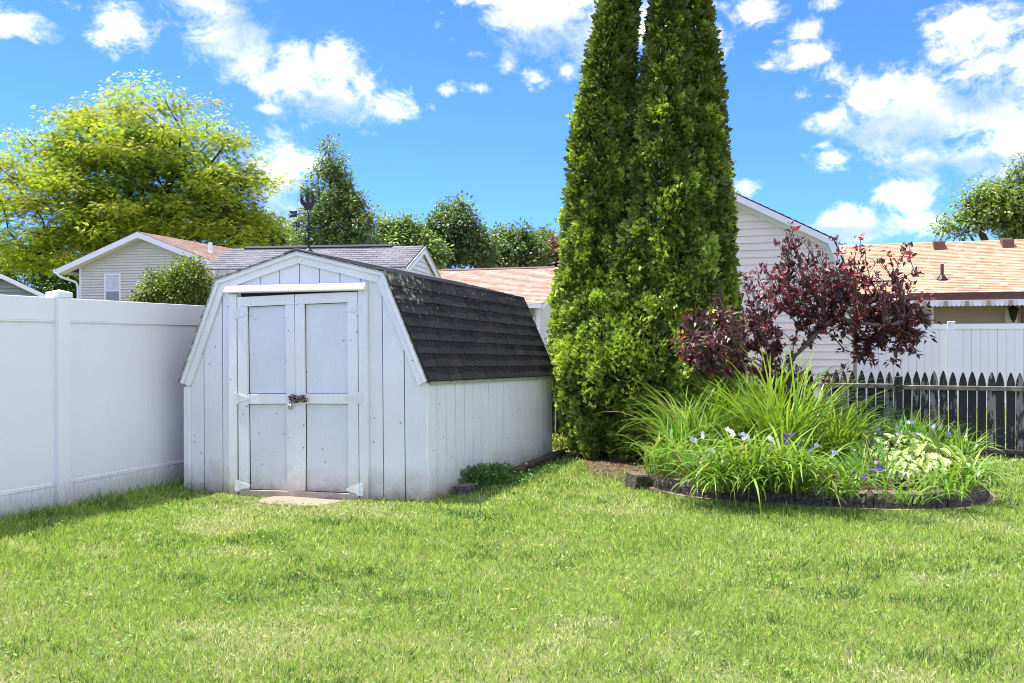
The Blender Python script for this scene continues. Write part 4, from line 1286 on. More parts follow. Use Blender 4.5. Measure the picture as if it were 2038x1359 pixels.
# ------------------------------------------------------------------ arborvitae
FAN = [(0, 0, 0)]
for i, (a, l) in enumerate(((-48, .75), (-4, 1.0), (40, .85))):
    a0, a1 = R_(a - 17), R_(a + 17)
    FAN += [(l * math.cos(a0) * .75, l * math.sin(a0) * .75, .04 * (i % 2)), (l * math.cos(R_(a)), l * math.sin(R_(a)), -.06), (l * math.cos(a1) * .75, l * math.sin(a1) * .75, .04 * (i % 2))]
FAN = np.array(FAN); FAN_F = [[(0, 1 + 3 * i, 2 + 3 * i, 3 + 3 * i) for i in range(3)]]

def arborvitae(label, base, leaders, seed, n_lumps, per):
    """leaders: list of (profile [(z, x offset, y offset, radius)])"""
    g = np.random.default_rng(seed)
    root = empty('arborvitae', base); tag(root, label, 'tree', 'tall arborvitae beside the garden shed')
    fields = []; tot = sum(trapz([p[3] for p in L_], [p[0] for p in L_]) for L_ in leaders)
    mb = MB()
    for L_ in leaders:
        L_ = np.array(L_, float); z0, z1 = L_[0, 0], L_[-1, 0]
        mb.tube([(L_[0, 1] * .5, L_[0, 2] * .5, -.05)] + [(p[1], p[2], p[0]) for p in L_[::2]] , [.07] + list(np.linspace(.06, .012, len(L_[::2]))), 6)
        n = int(n_lumps * trapz(L_[:, 3], L_[:, 0]) / tot)
        zz = np.linspace(z0, z1, 200); w = np.interp(zz, L_[:, 0], L_[:, 3]) + .05; cdf = np.cumsum(w) / w.sum()
        lz = np.interp(g.random(n), cdf, zz); th = g.uniform(0, 2 * math.pi, n)
        rad = np.interp(lz, L_[:, 0], L_[:, 3]) * (1.06 - .34 * (NZ2.fbm(th * 1.9 + seed, lz * 2.6 + th, 3))); cx = np.interp(lz, L_[:, 0], L_[:, 1]); cy = np.interp(lz, L_[:, 0], L_[:, 2])
        rim = rad * (1.04 - .34 * g.random(n) ** 1.6)
        nh = np.stack([np.cos(th), np.sin(th), np.zeros(n)], -1)
        C = np.stack([cx, cy, lz], -1) + nh * (rim - .07)[:, None]
        lr = g.uniform(.075, .15, n) * np.clip(rad / .45, .5, 1.15)
        tc_ = unit(CAM[None, :2] - (C[:, :2] + np.array(base)[:2])); seen = (nh[:, :2] * tc_).sum(1) > -.35
        C, nh, rad, lr = C[seen], nh[seen], rad[seen], lr[seen]; n = len(C)
        m = n * per; Cr = np.repeat(C, per, 0); nr = np.repeat(nh, per, 0); lrr = np.repeat(lr, per)[:, None]
        d = unit(g.normal(size=(m, 3)) + nr * 1.1 + np.array([0, 0, .35]))
        P = Cr + d * lrr * np.array([1, 1, 1.7]) * g.uniform(.7, 1.05, (m, 1)) + nr * (g.random((m, 1)) < .04) * g.uniform(.02, .08, (m, 1))
        D = unit(d * .7 + nr * .5 + np.array([0, 0, .35]) + g.normal(size=(m, 3)) * .38)
        # the fans stand more or less on edge, facing every way
        N = unit(np.cross(D, np.array([0, 0, 1.0])) * np.where(g.random((m, 1)) < .5, 1, -1) + g.normal(size=(m, 3)) * .6 + np.array([-.15, -.25, .75]))
        sz = g.uniform(.034, .066, m)
        V, F = scatter(FAN, FAN_F, P, D, N, sz, sz * .9)
        t = tint_var(m, g, .65, 1.35, .7) * np.repeat(np.clip(1 + g.normal(size=(n, 1)) * .18, .6, 1.5), per, 0)
        t *= .55 + .95 * np.clip(((P - Cr) * nr).sum(1, keepdims=True) / (lrr * 1.1), 0, 1) * np.array([[1.15, 1.0, .9]])  # tips paler as new growth, contrast raised to paint sunlit tips over shaded insides
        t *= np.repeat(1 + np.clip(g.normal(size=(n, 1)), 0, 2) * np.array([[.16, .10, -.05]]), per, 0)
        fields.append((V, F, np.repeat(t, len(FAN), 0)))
        # inner growth, slightly browned; its dark tint paints the shade in the gaps
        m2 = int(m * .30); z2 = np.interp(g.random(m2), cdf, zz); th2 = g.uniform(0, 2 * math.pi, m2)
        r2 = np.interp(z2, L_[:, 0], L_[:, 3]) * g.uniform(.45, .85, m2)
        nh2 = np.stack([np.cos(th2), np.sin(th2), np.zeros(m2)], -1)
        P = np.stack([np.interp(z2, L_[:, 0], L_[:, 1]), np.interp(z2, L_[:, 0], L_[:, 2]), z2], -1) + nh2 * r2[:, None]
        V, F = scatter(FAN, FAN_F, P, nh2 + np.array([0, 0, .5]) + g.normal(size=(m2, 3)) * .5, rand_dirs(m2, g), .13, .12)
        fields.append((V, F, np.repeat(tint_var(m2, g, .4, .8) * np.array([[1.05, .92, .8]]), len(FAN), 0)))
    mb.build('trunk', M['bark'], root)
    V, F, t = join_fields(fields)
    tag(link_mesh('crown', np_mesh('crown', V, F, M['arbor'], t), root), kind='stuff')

def lead(pts, Y, base):
    """(v, u_left, u_right) silhouette marks -> leader profile at depth plane Y"""
    out = []
    for v, ul, ur in pts:
        a = atY(ul, v, Y); c = atY(ur, v, Y)
        out.append((a[2], (a[0] + c[0]) / 2 - base[0], Y - base[1] , (c[0] - a[0]) / 2 * .96))
    return sorted(out)
YA = 11.0
bA = atY(1195, CV, YA); bA[2] = 0
arborvitae('left one of the two tall arborvitae, nearest the garden shed', bA, [
    lead([(915, 1150, 1260), (860, 1122, 1285), (760, 1100, 1295), (650, 1090, 1290), (550, 1106, 1268), (450, 1120, 1256), (300, 1130, 1252), (150, 1162, 1258), (40, 1186, 1268), (-60, 1200, 1262), (-130, 1222, 1240)], YA, bA),
    lead([(760, 1210, 1330), (500, 1180, 1285), (300, 1190, 1258), (100, 1212, 1262), (-20, 1228, 1268), (-90, 1246, 1260)], YA + .25, bA),
    ], 71, 640, 110)
bB = atY(1350, CV, YA + .15); bB[2] = 0
arborvitae('right one of the two tall arborvitae, behind the purple leaved tree', bB, [
    lead([(900, 1262, 1400), (850, 1245, 1450), (750, 1240, 1480), (650, 1240, 1478), (550, 1245, 1440), (450, 1246, 1420), (300, 1254, 1400), (150, 1272, 1382), (50, 1292, 1372), (-60, 1306, 1352), (-150, 1318, 1330)], YA + .1, bB),
    lead([(880, 1360, 1470), (700, 1350, 1482), (550, 1340, 1470), (400, 1335, 1462), (250, 1335, 1450), (120, 1340, 1436), (0, 1348, 1408), (-110, 1362, 1385)], YA + .35, bB),
    lead([(890, 1170, 1400), (800, 1130, 1420), (720, 1120, 1400), (650, 1150, 1370), (590, 1190, 1330), (520, 1220, 1310), (450, 1240, 1290)], YA - .28, bB),
    lead([(900, 1150, 1290), (830, 1115, 1300), (740, 1100, 1290), (680, 1110, 1270), (600, 1130, 1240)], YA - .35, bB),
    lead([(890, 1340, 1460), (800, 1330, 1470), (700, 1340, 1465), (620, 1350, 1440), (540, 1370, 1420)], YA - .30, bB),
    ], 72, 1250, 95)

# ------------------------------------------------------------------ purple leaved tree
def plum_tree():
    g = np.random.default_rng(81)
    Yp = 9.95
    base = atY(1566, CV, Yp); base[2] = .1
    r = empty('plum_tree', base); tag(r, 'small purple leaved tree with red tips growing behind the flower bed', 'tree')
    Zp = float((base - CAM) @ FWD)
    def q(u, v, dz=0): return at(u, v, Zp + dz) - base
    nodes = [((0, 0, 0), 0)]
    def limb(pts, start):
        last = start
        for p in pts: nodes.append((tuple(p), last)); last = len(nodes) - 1
        return last
    tr = limb([q(1567, 860), q(1568, 800), q(1572, 750), q(1574, 715)], 0)
    r1 = limb([q(1600, 690, -.05), q(1632, 655, -.1), q(1660, 632, -.1), q(1690, 600, 0), q(1720, 560, .1), q(1745, 520, .1)], tr)
    r2 = limb([q(1580, 680, .1), q(1590, 650, .2), q(1602, 610, .2), q(1604, 560, .3), q(1610, 500, .2)], tr)
    l1 = limb([q(1530, 725, 0), q(1505, 690, .1), q(1498, 650, .1), q(1530, 600, .1), q(1550, 540, .1), q(1560, 490, 0)], tr - 1)
    l2 = limb([q(1530, 740, -.1), q(1480, 705, -.2), q(1420, 680, -.3), q(1370, 690, -.3)], tr - 1)
    l3 = limb([q(1470, 640, -.1), q(1430, 620, -.2)], l2 - 2)
    limb([q(1700, 640, -.2), q(1760, 650, -.3), q(1800, 640, -.2)], r1 - 3)
    limb([q(1780, 560, -.1), q(1820, 540, -.1)], r1 - 1)
    ells = [ell_px(1600, 560, 90, 80, Zp), ell_px(1700, 590, 95, 90, Zp), ell_px(1790, 620, 68, 80, Zp), ell_px(1570, 475, 52, 34, Zp), ell_px(1680, 500, 55, 40, Zp), ell_px(1790, 505, 40, 36, Zp),
            ell_px(1440, 645, 84, 52, Zp), ell_px(1375, 700, 58, 46, Zp), ell_px(1450, 715, 60, 34, Zp), ell_px(1540, 690, 60, 30, Zp), ell_px(1720, 690, 60, 34, Zp), ell_px(1555, 748, 66, 34, Zp), ell_px(1700, 720, 40, 24, Zp), ell_px(1520, 620, 50, 60, Zp), ell_px(1770, 680, 70, 50, Zp), ell_px(1500, 560, 25, 60, Zp), ell_px(1830, 650, 36, 44, Zp)]
    tips = crown_points(ells, 540, g, .25) - base
    P, par, rad, ends = grow(nodes, tips, g, .12, .10, .2, r_tip=.0034, power=3.0)
    limbs_mesh('trunk', P, par, rad, M['bark_plum'], r)
    # leaves sit in whorls along the last of each twig
    tw = []
    for e in ends:
        i = e
        for kk in range(3):
            tw.append((P[i], unit(P[i] - P[par[i]] + 1e-6))); i = par[i]
    base_p = np.array([a for a, _ in tw]); base_d = np.array([d for _, d in tw])
    per = 5; n = len(tw) * per
    Pp = np.repeat(base_p, per, 0) + g.normal(size=(n, 3)) * .022
    D = unit(np.repeat(base_d, per, 0) * .55 + rand_dirs(n, g) * .8 + np.array([0, 0, -.12]))
    N = unit(rand_dirs(n, g) * .7 + np.array([0, 0, .9]))
    Ls = g.uniform(.050, .092, n); Ws = Ls * g.uniform(.40, .52, n)
    # brightest red where the growth is new
    red = np.repeat((g.random((len(tw), 1)) < .16).astype(float), per, 0)
    t = tint_var(n, g, .5, 1.5) * (1 + red * np.array([[2.6, .9, .8]]))
    # the largest leaves nearest the yard are leaves of their own
    wp = Pp + base; depth = (wp - CAM) @ FWD
    big = np.argsort(Ls / depth)[-285:]
    T = np.array([(0, 0, 0), (.22, .36, .05), (.55, .5, .06), (.82, .26, .0), (1, 0, -.10), (.82, -.26, 0), (.55, -.5, .06), (.22, -.36, .05), (.3, 0, -.02), (.65, 0, -.02)], float)
    TF = [(0, 8, 1), (0, 7, 8), (1, 8, 9, 2), (8, 7, 6, 9), (2, 9, 3), (9, 6, 5), (3, 9, 4), (9, 5, 4)]
    lm = bpy.data.meshes.new('leaf'); lm.from_pydata([tuple(v) for v in T], [], TF); lm.materials.append(M['plum_obj'])
    for i in big:
        d = Vector(D[i]); nn = Vector(N[i]); s = d.cross(nn).normalized(); nn = s.cross(d)
        o = bpy.data.objects.new('leaf', lm); COL.objects.link(o); o.parent = r
        Mx = Matrix((d * Ls[i], s * Ws[i], nn * Ls[i])).transposed().to_4x4(); Mx.translation = Vector(Pp[i]); o.matrix_basis = Mx
    rest = np.setdiff1d(np.arange(n), big)
    V, F = scatter(LEAF, LEAF_F, Pp[rest], D[rest], N[rest], Ls[rest], Ws[rest])
    tag(link_mesh('foliage', np_mesh('foliage', V, F, M['plum'], np.repeat(t[rest], len(LEAF), 0)), r), kind='stuff')
plum_tree()

# ------------------------------------------------------------------ flower bed
BC = np.array([-.36, 9.16]); BR = np.array([1.46, 1.17]); BN = 2.6
def bed_pt(a, k=1.0):
    c, s = math.cos(a), math.sin(a)
    return BC + BR * k * np.array([math.copysign(abs(c) ** (2 / BN), c), math.copysign(abs(s) ** (2 / BN), s)])

def in_bed(x, y, k=1.0):
    return (abs((x - BC[0]) / (BR[0] * k)) ** BN + abs((y - BC[1]) / (BR[1] * k)) ** BN) < 1

def flower_bed():
    r = empty('block_edging', (BC[0], BC[1], 0)); tag(r, 'low curved wall of dark split concrete blocks round the flower bed', 'wall')
    ang = np.linspace(-math.pi, math.pi, 2000); pts = np.array([bed_pt(a) for a in ang])
    cum = np.concatenate([[0], np.cumsum(np.linalg.norm(np.diff(pts, axis=0), axis=1))]); n = int(cum[-1] / .292)
    for i in range(n):
        s = (i + .5) / n * cum[-1]; a = float(np.interp(s, cum, ang)); p = bed_pt(a); q = bed_pt(a + .004); d = q - p; th = math.atan2(d[1], d[0])
        nin = np.array([-math.sin(th), math.cos(th)])
        w = cum[-1] / n / 2 - .004
        mb = MB(); g = random
        # rough outer face: a small grid pushed in and out
        nx, nz = 6, 4; base = 0; vs = []; fs = []
        for ix in range(nx + 1):
            for iz in range(nz + 1):
                x = -w + 2 * w * ix / nx; z = -.04 + .178 * iz / nz
                edge_ = ix in (0, nx) or iz == nz
                vs.append((x, (.0 if not edge_ else .012) + g.uniform(-.010, .008), z - (.004 if edge_ else 0)))
        for ix in range(nx):
            for iz in range(nz):
                k0 = ix * (nz + 1) + iz; fs.append((k0, k0 + nz + 1, k0 + nz + 2, k0 + 1))
        mb.add(vs, fs)
        zt = .134
        mb.add([(-w, .012, zt), (w, .012, zt), (w * .82, .19, zt), (-w * .82, .19, zt), (-w, .012, -.04), (w, .012, -.04), (w * .82, .19, -.04), (-w * .82, .19, -.04)],
               [(0, 1, 2, 3), (1, 5, 6, 2), (2, 6, 7, 3), (3, 7, 4, 0)])
        o = mb.build('block', M['block'], r)
        o.location = (p[0] - BC[0], p[1] - BC[1], random.uniform(-.006, .006)); o.rotation_euler = (random.uniform(-.03, .03), random.uniform(-.02, .02), th + random.uniform(-.03, .03))
    # thin mortar-coloured strip at the foot
    mb = MB(); N = 90
    for i in range(N):
        a0, a1 = -math.pi + 2 * math.pi * i / N, -math.pi + 2 * math.pi * (i + 1) / N
        p0, p1, q0, q1 = bed_pt(a0, 1.0), bed_pt(a1, 1.0), bed_pt(a0, 1.035), bed_pt(a1, 1.035)
        z = .022
        mb.add([(*(p0 - BC), z), (*(p1 - BC), z), (*(q1 - BC), z), (*(q0 - BC), z), (*(q1 - BC), -.05), (*(q0 - BC), -.05)], [(0, 3, 2, 1), (3, 5, 4, 2)])
    mb.build('footing_strip', M['sand'], r)
    # soil inside
    mb = MB(); c = (BC[0], BC[1], .17); rim = [(*bed_pt(-math.pi + 2 * math.pi * i / 60, .93), .105) for i in range(60)]
    mid = [(*bed_pt(-math.pi + 2 * math.pi * i / 60, .6), .16) for i in range(60)]
    mb.add([c] + mid + rim, [(0, 1 + i, 1 + (i + 1) % 60) for i in range(60)] + [(1 + i, 61 + i, 61 + (i + 1) % 60, 1 + (i + 1) % 60) for i in range(60)])
    tag(mb.build('bed_soil', M['soil']), kind='structure')
    g = ground(1283, 972)
    for k, (dx, dy, rz, z) in enumerate(((-.02, .03, .9, .06), (.13, .22, .35, .07))):
        mb = MB(); mb.box(-.15, .15, -.09, .09, -.09, .075); o = mb.build('stone_block', M['block'], bevel=.014)
        o.location = (g[0] + dx, g[1] + dy, z); o.rotation_euler = (.12 if k == 0 else -.05, .10, rz)
        tag(o, ('loose tilted block at the left tip of the flower bed wall', 'second loose block just behind the tilted one at the flower bed')[k], 'block')
flower_bed()
# mulch under the evergreens
def mulch():
    mb = MB(); c0 = atY(1255, CV, 10.4)
    pts = [ground(u, v) for u, v in ((1165, 925), (1185, 945), (1230, 955), (1275, 950), (1300, 930), (1330, 905), (1300, 885), (1200, 888), (1150, 900))]
    n = len(pts); cx = np.mean(pts, 0)
    vs = [(cx[0], cx[1], .035)] + [(p[0], p[1], .012) for p in pts] + [(p[0] + (p[0] - cx[0]) * .08, p[1] + (p[1] - cx[1]) * .08, -.03) for p in pts]
    mb.add(vs, [(0, 1 + i, 1 + (i + 1) % n) for i in range(n)] + [(1 + i, 1 + n + i, 1 + n + (i + 1) % n, 1 + (i + 1) % n) for i in range(n)])
    tag(mb.build('mulch', M['soil'], smooth=True), kind='structure')
    return pts
MULCH = mulch()

def strap(p, az, L, w, lean0, lean1, segs, g, curl=1.4):
    """one arching strap leaf: returns verts (2*segs+1), side by side"""
    pos = np.array(p, float); out = []; s = np.array([-math.sin(az), math.cos(az), 0])
    st = L / segs; tw = g.uniform(-.5, .5)
    for i in range(segs + 1):
        f = i / segs; ww = w * (min(1, .55 + f * 2.2) if f < .3 else 1) * (1 - max(0, (f - .45) / .55) ** 1.6)
        sd = s * math.cos(tw * f) + np.array([0, 0, 1]) * math.sin(tw * f)
        if i < segs: out += [pos - sd * ww / 2, pos + sd * ww / 2]
        else: out.append(pos)
        an = lean0 + (lean1 - lean0) * f ** curl
        pos = pos + st * np.array([math.cos(az) * math.sin(an), math.sin(az) * math.sin(an), math.cos(an)])
    return out
def strap_faces(segs):
    return [(2 * i, 2 * i + 1, 2 * i + 3, 2 * i + 2) for i in range(segs - 1)] + [(2 * segs - 2, 2 * segs - 1, 2 * segs)]

def strap_clump(name, label, cat, group, x, y, n, L, w, lean1, seed, n_obj=0, z=.14, radius=.12, tint=(1, 1, 1), lean0=(.05, .6), face=-math.pi / 2, segs=7):
    g = np.random.default_rng(seed)
    r = empty(name, (x, y, z)); tag(r, label, cat, group)
    Vs, Fq, Ft, Tn = [], [], [], []; fs = strap_faces(segs); nv = 2 * segs + 1
    for i in range(n):
        own = i < n_obj
        az = (face + g.uniform(-1.5, 1.5)) if own else g.uniform(0, 2 * math.pi)
        rr = radius * math.sqrt(g.random()); a2 = g.uniform(0, 2 * math.pi)
        p = (rr * math.cos(a2), rr * math.sin(a2), 0)
        l0 = g.uniform(*lean0); l1 = l0 + g.uniform(lean1[0], lean1[1])
        v = strap(p, az, L * (g.uniform(.45, 1.1) if own else g.uniform(.6, 1.12)), w * g.uniform(.7, 1.25), l0, l1, segs, g)
        if own:
            mb = MB(); mb.add(v, fs); mb.build('leaf', M['blade_obj'], r)
        else:
            o = len(Vs); Vs += v
            for f in fs: (Fq if len(f) == 4 else Ft).append([k + o for k in f])
            t = np.array(tint) * g.uniform(.65, 1.3) * np.array([g.uniform(.85, 1.25), 1, g.uniform(.7, 1.4)])
            if g.random() < .04: t = np.array([2.0, 1.0, 1.4])
            Tn += [t] * nv
    tag(link_mesh('foliage', np_mesh('foliage', np.array(Vs), [np.array(Fq), np.array(Ft)], M['blade'], np.array(Tn)), r), kind='stuff')
    return r

GD = 'strap leaved clumps in the flower bed'
def bedp(u, v):
    p = at(u, v, F_PX * (CAMZ - .14) / (v - CV)); return p[0], p[1]
clumps = [  # u, v of the foot, leaves, length, width, lean1 range, own leaves, tint, label
 (1375, 925, 210, 1.02, .016, (.9, 2.2), 20, (.95, 1.0, .9), 'fine arching green clump at the left end of the flower bed'),
 (1450, 905, 170, 1.10, .018, (.7, 2.0), 20, (1.1, 1.1, .8), 'tall bright strap leaved clump left of the middle of the bed'),
 (1520, 900, 170, 1.22, .021, (.6, 2.0), 22, (1.3, 1.25, .8), 'tallest bright green strap leaved clump in the bed'),
 (1590, 905, 190, 1.25, .020, (.7, 2.0), 22, (1.25, 1.2, .8), 'bright arching clump right of the tallest one, before the fence'),
 (1665, 925, 140, .88, .020, (.9, 2.2), 22, (1.1, 1.05, .9), 'arching clump between the tall strap leaves and the striped hosta'),
 (1420, 960, 110, .70, .017, (1.1, 2.5), 20, (.95, 1.0, .9), 'green strap leaves mixed with white flowers at the front left'),
 (1495, 955, 110, .80, .021, (1.0, 2.6), 26, (1.05, 1.05, .85), 'long strap leaves hanging over the front wall below the tallest clump'),
 (1575, 960, 110, .78, .022, (1.0, 2.6), 30, (.95, 1.0, .8), 'strap leaves with purple flowers drooping over the middle of the wall'),
 (1672, 972, 46, .56, .020, (1.2, 2.4), 22, (1.0, 1.0, .8), 'low splayed clump spilling over the wall before the hosta'),
 (1885, 935, 110, .58, .017, (1.0, 2.3), 26, (.95, 1.0, .85), 'arching clump at the right end of the flower bed'),
 (1915, 955, 80, .58, .017, (1.3, 2.3), 22, (.95, 1.0, .85), 'long leaves trailing over the right end of the wall'),
 (1815, 890, 90, .52, .014, (.5, 1.5), 8, (.6, .8, .7), 'upright dark green clump behind the striped hosta'),
 (1725, 890, 110, .52, .015, (.7, 1.8), 8, (.75, .9, .7), 'green clump with pale blue flowers right behind the hosta'),
 (1325, 945, 90, .66, .015, (1.1, 2.3), 14, (.9, 1.0, .9), 'small fine leaved clump at the left corner of the wall'),
 (1555, 935, 120, 1.25, .021, (.4, 1.5), 14, (1.25, 1.2, .8), 'upright bright strap leaves in front of the purple tree trunk'),
 (1880, 972, 50, .46, .016, (1.1, 2.3), 22, (.9, 1.0, .85), 'short arching clump at the front right of the bed'),
 (1790, 986, 26, .34, .016, (1.2, 2.2), 12, (.95, 1.0, .8), 'short strap leaved clump at the wall under the hosta'),
]
for i, (u, v, n, L, w, ln, no, tn, lab) in enumerate(clumps):
    x, y = bedp(u, v + (14 if v > 952 else 0)); strap_clump('daylily_clump', lab, 'plant', GD, x, y, int(n * 1.35), L, w * .92, ln, 200 + i, no, tint=tn, radius=.20 if v < 950 else .19, lean0=(.05, .6) if v < 950 else (.25, 1.0))

def hosta(x, y, n, label, seed, s=1.0):
    g = np.random.default_rng(seed); r = empty('hosta', (x, y, .14)); tag(r, label, 'plant', 'striped hostas in the flower bed')
    mes = []
    for k in range(3):
        T = []; F = []; m = 6
        for i in range(m + 1):
            f = i / m; w = .043 * math.sin(math.pi * min(1, f ** .8 * .97 + .03)) ** .75; x_ = .145 * f; zc = .035 * math.sin(f * 2.4 + k * .2) - .05 * f * f
            T += [(x_, -w, zc + .012), (x_, -w * .5, zc + .002), (x_, 0, zc - .004), (x_, w * .5, zc + .002), (x_, w, zc + .012)]
        for i in range(m):
            for j in range(4): a = i * 5 + j; F.append((a, a + 1, a + 6, a + 5))
        me = bpy.data.meshes.new('leaf'); me.from_pydata(T, [], F); me.materials.append(M['hosta']); me.polygons.foreach_set('use_smooth', [True] * len(F)); mes.append(me)
    for i in range(n):
        az = g.uniform(0, 2 * math.pi) if i % 3 else g.uniform(-2.4, -.6); ring = math.sqrt(g.random()); rr = .33 * ring * s
        h = (.34 - .19 * ring) * s + g.uniform(-.02, .02)
        inst('leaf', mes[i % 3], r, (rr * math.cos(az), rr * math.sin(az), h), (g.uniform(-.3, .3), .15 + .55 * ring + g.uniform(-.2, .2), az + g.uniform(-.3, .3)), [s * g.uniform(.75, 1.1)] * 3)
for (u, v, n, lab, sd) in ((1745, 928, 130, 'large cream and green striped hosta right of the tall leaves', 301), (1812, 936, 110, 'cream and green hosta between the large one and the right end clump', 302), (1850, 955, 70, 'cream and green hosta at the right end of the bed', 304), (1790, 962, 50, 'small hosta at the front wall under the large striped ones', 303)):
    x, y = bedp(u, v); hosta(x, y, n, lab, sd, 1.0 if n > 50 else .75)

PETALS = {'purple': (.17, .07, .50), 'white': (.78, .77, .88), 'lavender': (.48, .50, .80), 'magenta': (.42, .12, .48)}
def flower_mesh(col):
    T = []; F = []
    for k in range(5):
        a = 2 * math.pi * k / 5; c, s = math.cos(a), math.sin(a)
        def P(r, t, z): return (c * r - s * t, s * r + c * t, z)
        b = len(T); T += [(0, 0, 0), P(.012, -.009, .004), P(.023, 0, .0), P(.012, .009, .004)]; F += [(b, b + 1, b + 2, b + 3)]
    V = np.array(T, float); me = np_mesh('flower', V, [np.array(F)], M['petal'], np.repeat([PETALS[col]], len(V), 0))
    return me
FM = {k: flower_mesh(k) for k in PETALS}
def spiderwort(u, v, n, label, seed, flowers, h=.42):
    g = np.random.default_rng(seed); x, y = bedp(u, v)
    r = strap_clump('flowering_plant', label, 'plant', 'small flowering plants in the bed', x, y, n, h * 1.15, .011, (.6, 1.6), seed, 0, tint=(.65, .9, .7), radius=.16, segs=5)
    fwd = Vector(-FWD)
    for (fu, fv, col, k) in flowers:
        P0 = at(fu, fv, float((np.array([x, y, 0]) - CAM) @ FWD) - .30)
        for i in range(k):
            p = Vector(P0) - Vector((x, y, .14)) + Vector(g.normal(size=3) * .012)
            st = MB(); st.tube([(p.x * .4, p.y * .4, max(.02, p.z * .3)), (p.x * .85, p.y * .85, p.z * .75), tuple(p)], .002, 4) 
            if i == 0: st.build('stem', M['weed_plain'], r)
            d = (fwd + Vector(g.normal(size=3) * .5) + Vector((0, 0, .5))).normalized()
            o = inst('flower', FM[col], r, p, d.to_track_quat('Z', 'Y').to_euler(), [g.uniform(.8, 1.25)] * 3)

spiderwort(1410, 960, 60, 'white flowering plant in the left part of the bed', 401, [(1380, 876, 'white', 3), (1416, 898, 'lavender', 4), (1424, 904, 'white', 3), (1437, 918, 'white', 4), (1368, 926, 'purple', 2), (1402, 862, 'white', 2), (1445, 852, 'white', 2)])
spiderwort(1490, 955, 60, 'white flowering plant under the tallest strap leaves', 402, [(1456, 863, 'white', 3), (1478, 868, 'lavender', 3), (1484, 873, 'white', 3), (1531, 873, 'white', 3), (1497, 915, 'lavender', 2), (1470, 898, 'white', 1)])
spiderwort(1580, 955, 60, 'purple flowering plant in the middle of the bed', 403, [(1531, 892, 'purple', 4), (1562, 870, 'purple', 3), (1573, 867, 'purple', 2), (1564, 880, 'purple', 3), (1595, 900, 'lavender', 2), (1614, 900, 'purple', 5), (1567, 903, 'lavender', 2), (1628, 885, 'white', 2)])
spiderwort(1735, 968, 60, 'purple flowering plant in front of the striped hosta', 404, [(1719, 952, 'purple', 4), (1734, 932, 'purple', 3), (1748, 934, 'purple', 4), (1745, 920, 'magenta', 2), (1699, 942, 'purple', 1), (1660, 897, 'lavender', 2)])
spiderwort(1715, 905, 60, 'pale blue flowering plant behind the large striped hosta', 405, [(1710, 858, 'lavender', 4), (1730, 866, 'white', 4), (1748, 857, 'lavender', 3), (1762, 870, 'white', 3), (1665, 860, 'white', 2), (1775, 872, 'white', 2), (1785, 853, 'lavender', 2)], .46)
spiderwort(1800, 900, 60, 'pale flowering plant behind the middle hosta', 406, [(1822, 865, 'lavender', 4), (1830, 870, 'white', 3), (1790, 866, 'lavender', 3), (1845, 864, 'lavender', 3), (1856, 845, 'lavender', 2), (1808, 840, 'lavender', 2), (1836, 877, 'lavender', 2)], .46)
spiderwort(1880, 915, 60, 'purple and pink flowering plant at the right end of the bed', 407, [(1846, 888, 'purple', 3), (1865, 893, 'magenta', 4), (1874, 894, 'magenta', 3), (1890, 886, 'purple', 2), (1917, 889, 'purple', 3), (1906, 874, 'purple', 2), (1888, 864, 'lavender', 4), (1884, 905, 'magenta', 2)], .46)

def leafy_patch(name, label, cat, uvs, n, h, L, mat, seed, group=None, yellow=.3, dz=0.0):
    g = np.random.default_rng(seed); pts = np.array([ground(u, v) for u, v in uvs]); c = pts.mean(0)
    r = empty(name, (c[0], c[1], 0)); tag(r, label, cat, group)
    i = g.integers(0, len(pts), n); P = pts[i] + g.normal(size=(n, 3)) * np.array([.085, .085, 0]); P[:, 2] = g.random(n) ** .7 * h
    m = n; D = unit(g.normal(size=(m, 3)) + np.array([0, 0, .2])); N = unit(g.normal(size=(m, 3)) * .6 + np.array([0, 0, 1]))
    V, F = scatter(LEAF, LEAF_F, P - np.array([c[0], c[1], 0]), D, N, L * g.uniform(.6, 1.3, m), L * .6)
    tag(link_mesh('foliage', np_mesh('foliage', V, F, M[mat], np.repeat(tint_var(m, g, .6, 1.5, yellow), len(LEAF), 0)), r), kind='stuff')
    st = MB()
    for k in range(26):
        a = pts[g.integers(len(pts))] - np.array([c[0], c[1], 0]) + g.normal(size=3) * np.array([.05, .05, 0])
        st.tube([(a[0], a[1], -.02), (a[0] + g.normal() * .03, a[1] + g.normal() * .03, h * g.uniform(.5, 1.0))], .003, 4)
    st.build('stems', M['weed_plain'], r)
leafy_patch('weeds', 'dark green leafy weeds at the foot of the shed side wall', 'weeds', [(930, 975), (945, 972), (965, 968), (985, 964), (940, 968), (1000, 962)], 1500, .19, .035, 'weed', 501)
leafy_patch('weeds', 'small pale green weeds between the dark weeds and the timber', 'weeds', [(1010, 966), (1030, 962), (1050, 958), (1075, 950), (1100, 940)], 700, .07, .03, 'weed', 502, yellow=1.2)
leafy_patch('ground_cover', 'pale yellow green plants in the gap between shed and evergreens', 'plant', [(1110, 898), (1125, 895), (1140, 898), (1150, 905), (1120, 890), (1160, 912)], 1100, .16, .045, 'lilac', 503, yellow=1.8)
leafy_patch('ground_cover', 'low yellow tinged leaves at the front right inside the wall', 'plant', [(1780, 985), (1810, 985), (1835, 985), (1860, 982), (1885, 975), (1900, 960), (1920, 965), (1860, 960)], 2200, .27, .045, 'lilac', 504, yellow=2.0)
leafy_patch('ground_cover', 'low green leaves at the front left inside the wall', 'plant', [(1345, 955), (1375, 960), (1400, 962), (1440, 968), (1520, 975), (1620, 980)], 3200, .30, .042, 'weed', 505, yellow=1.4)
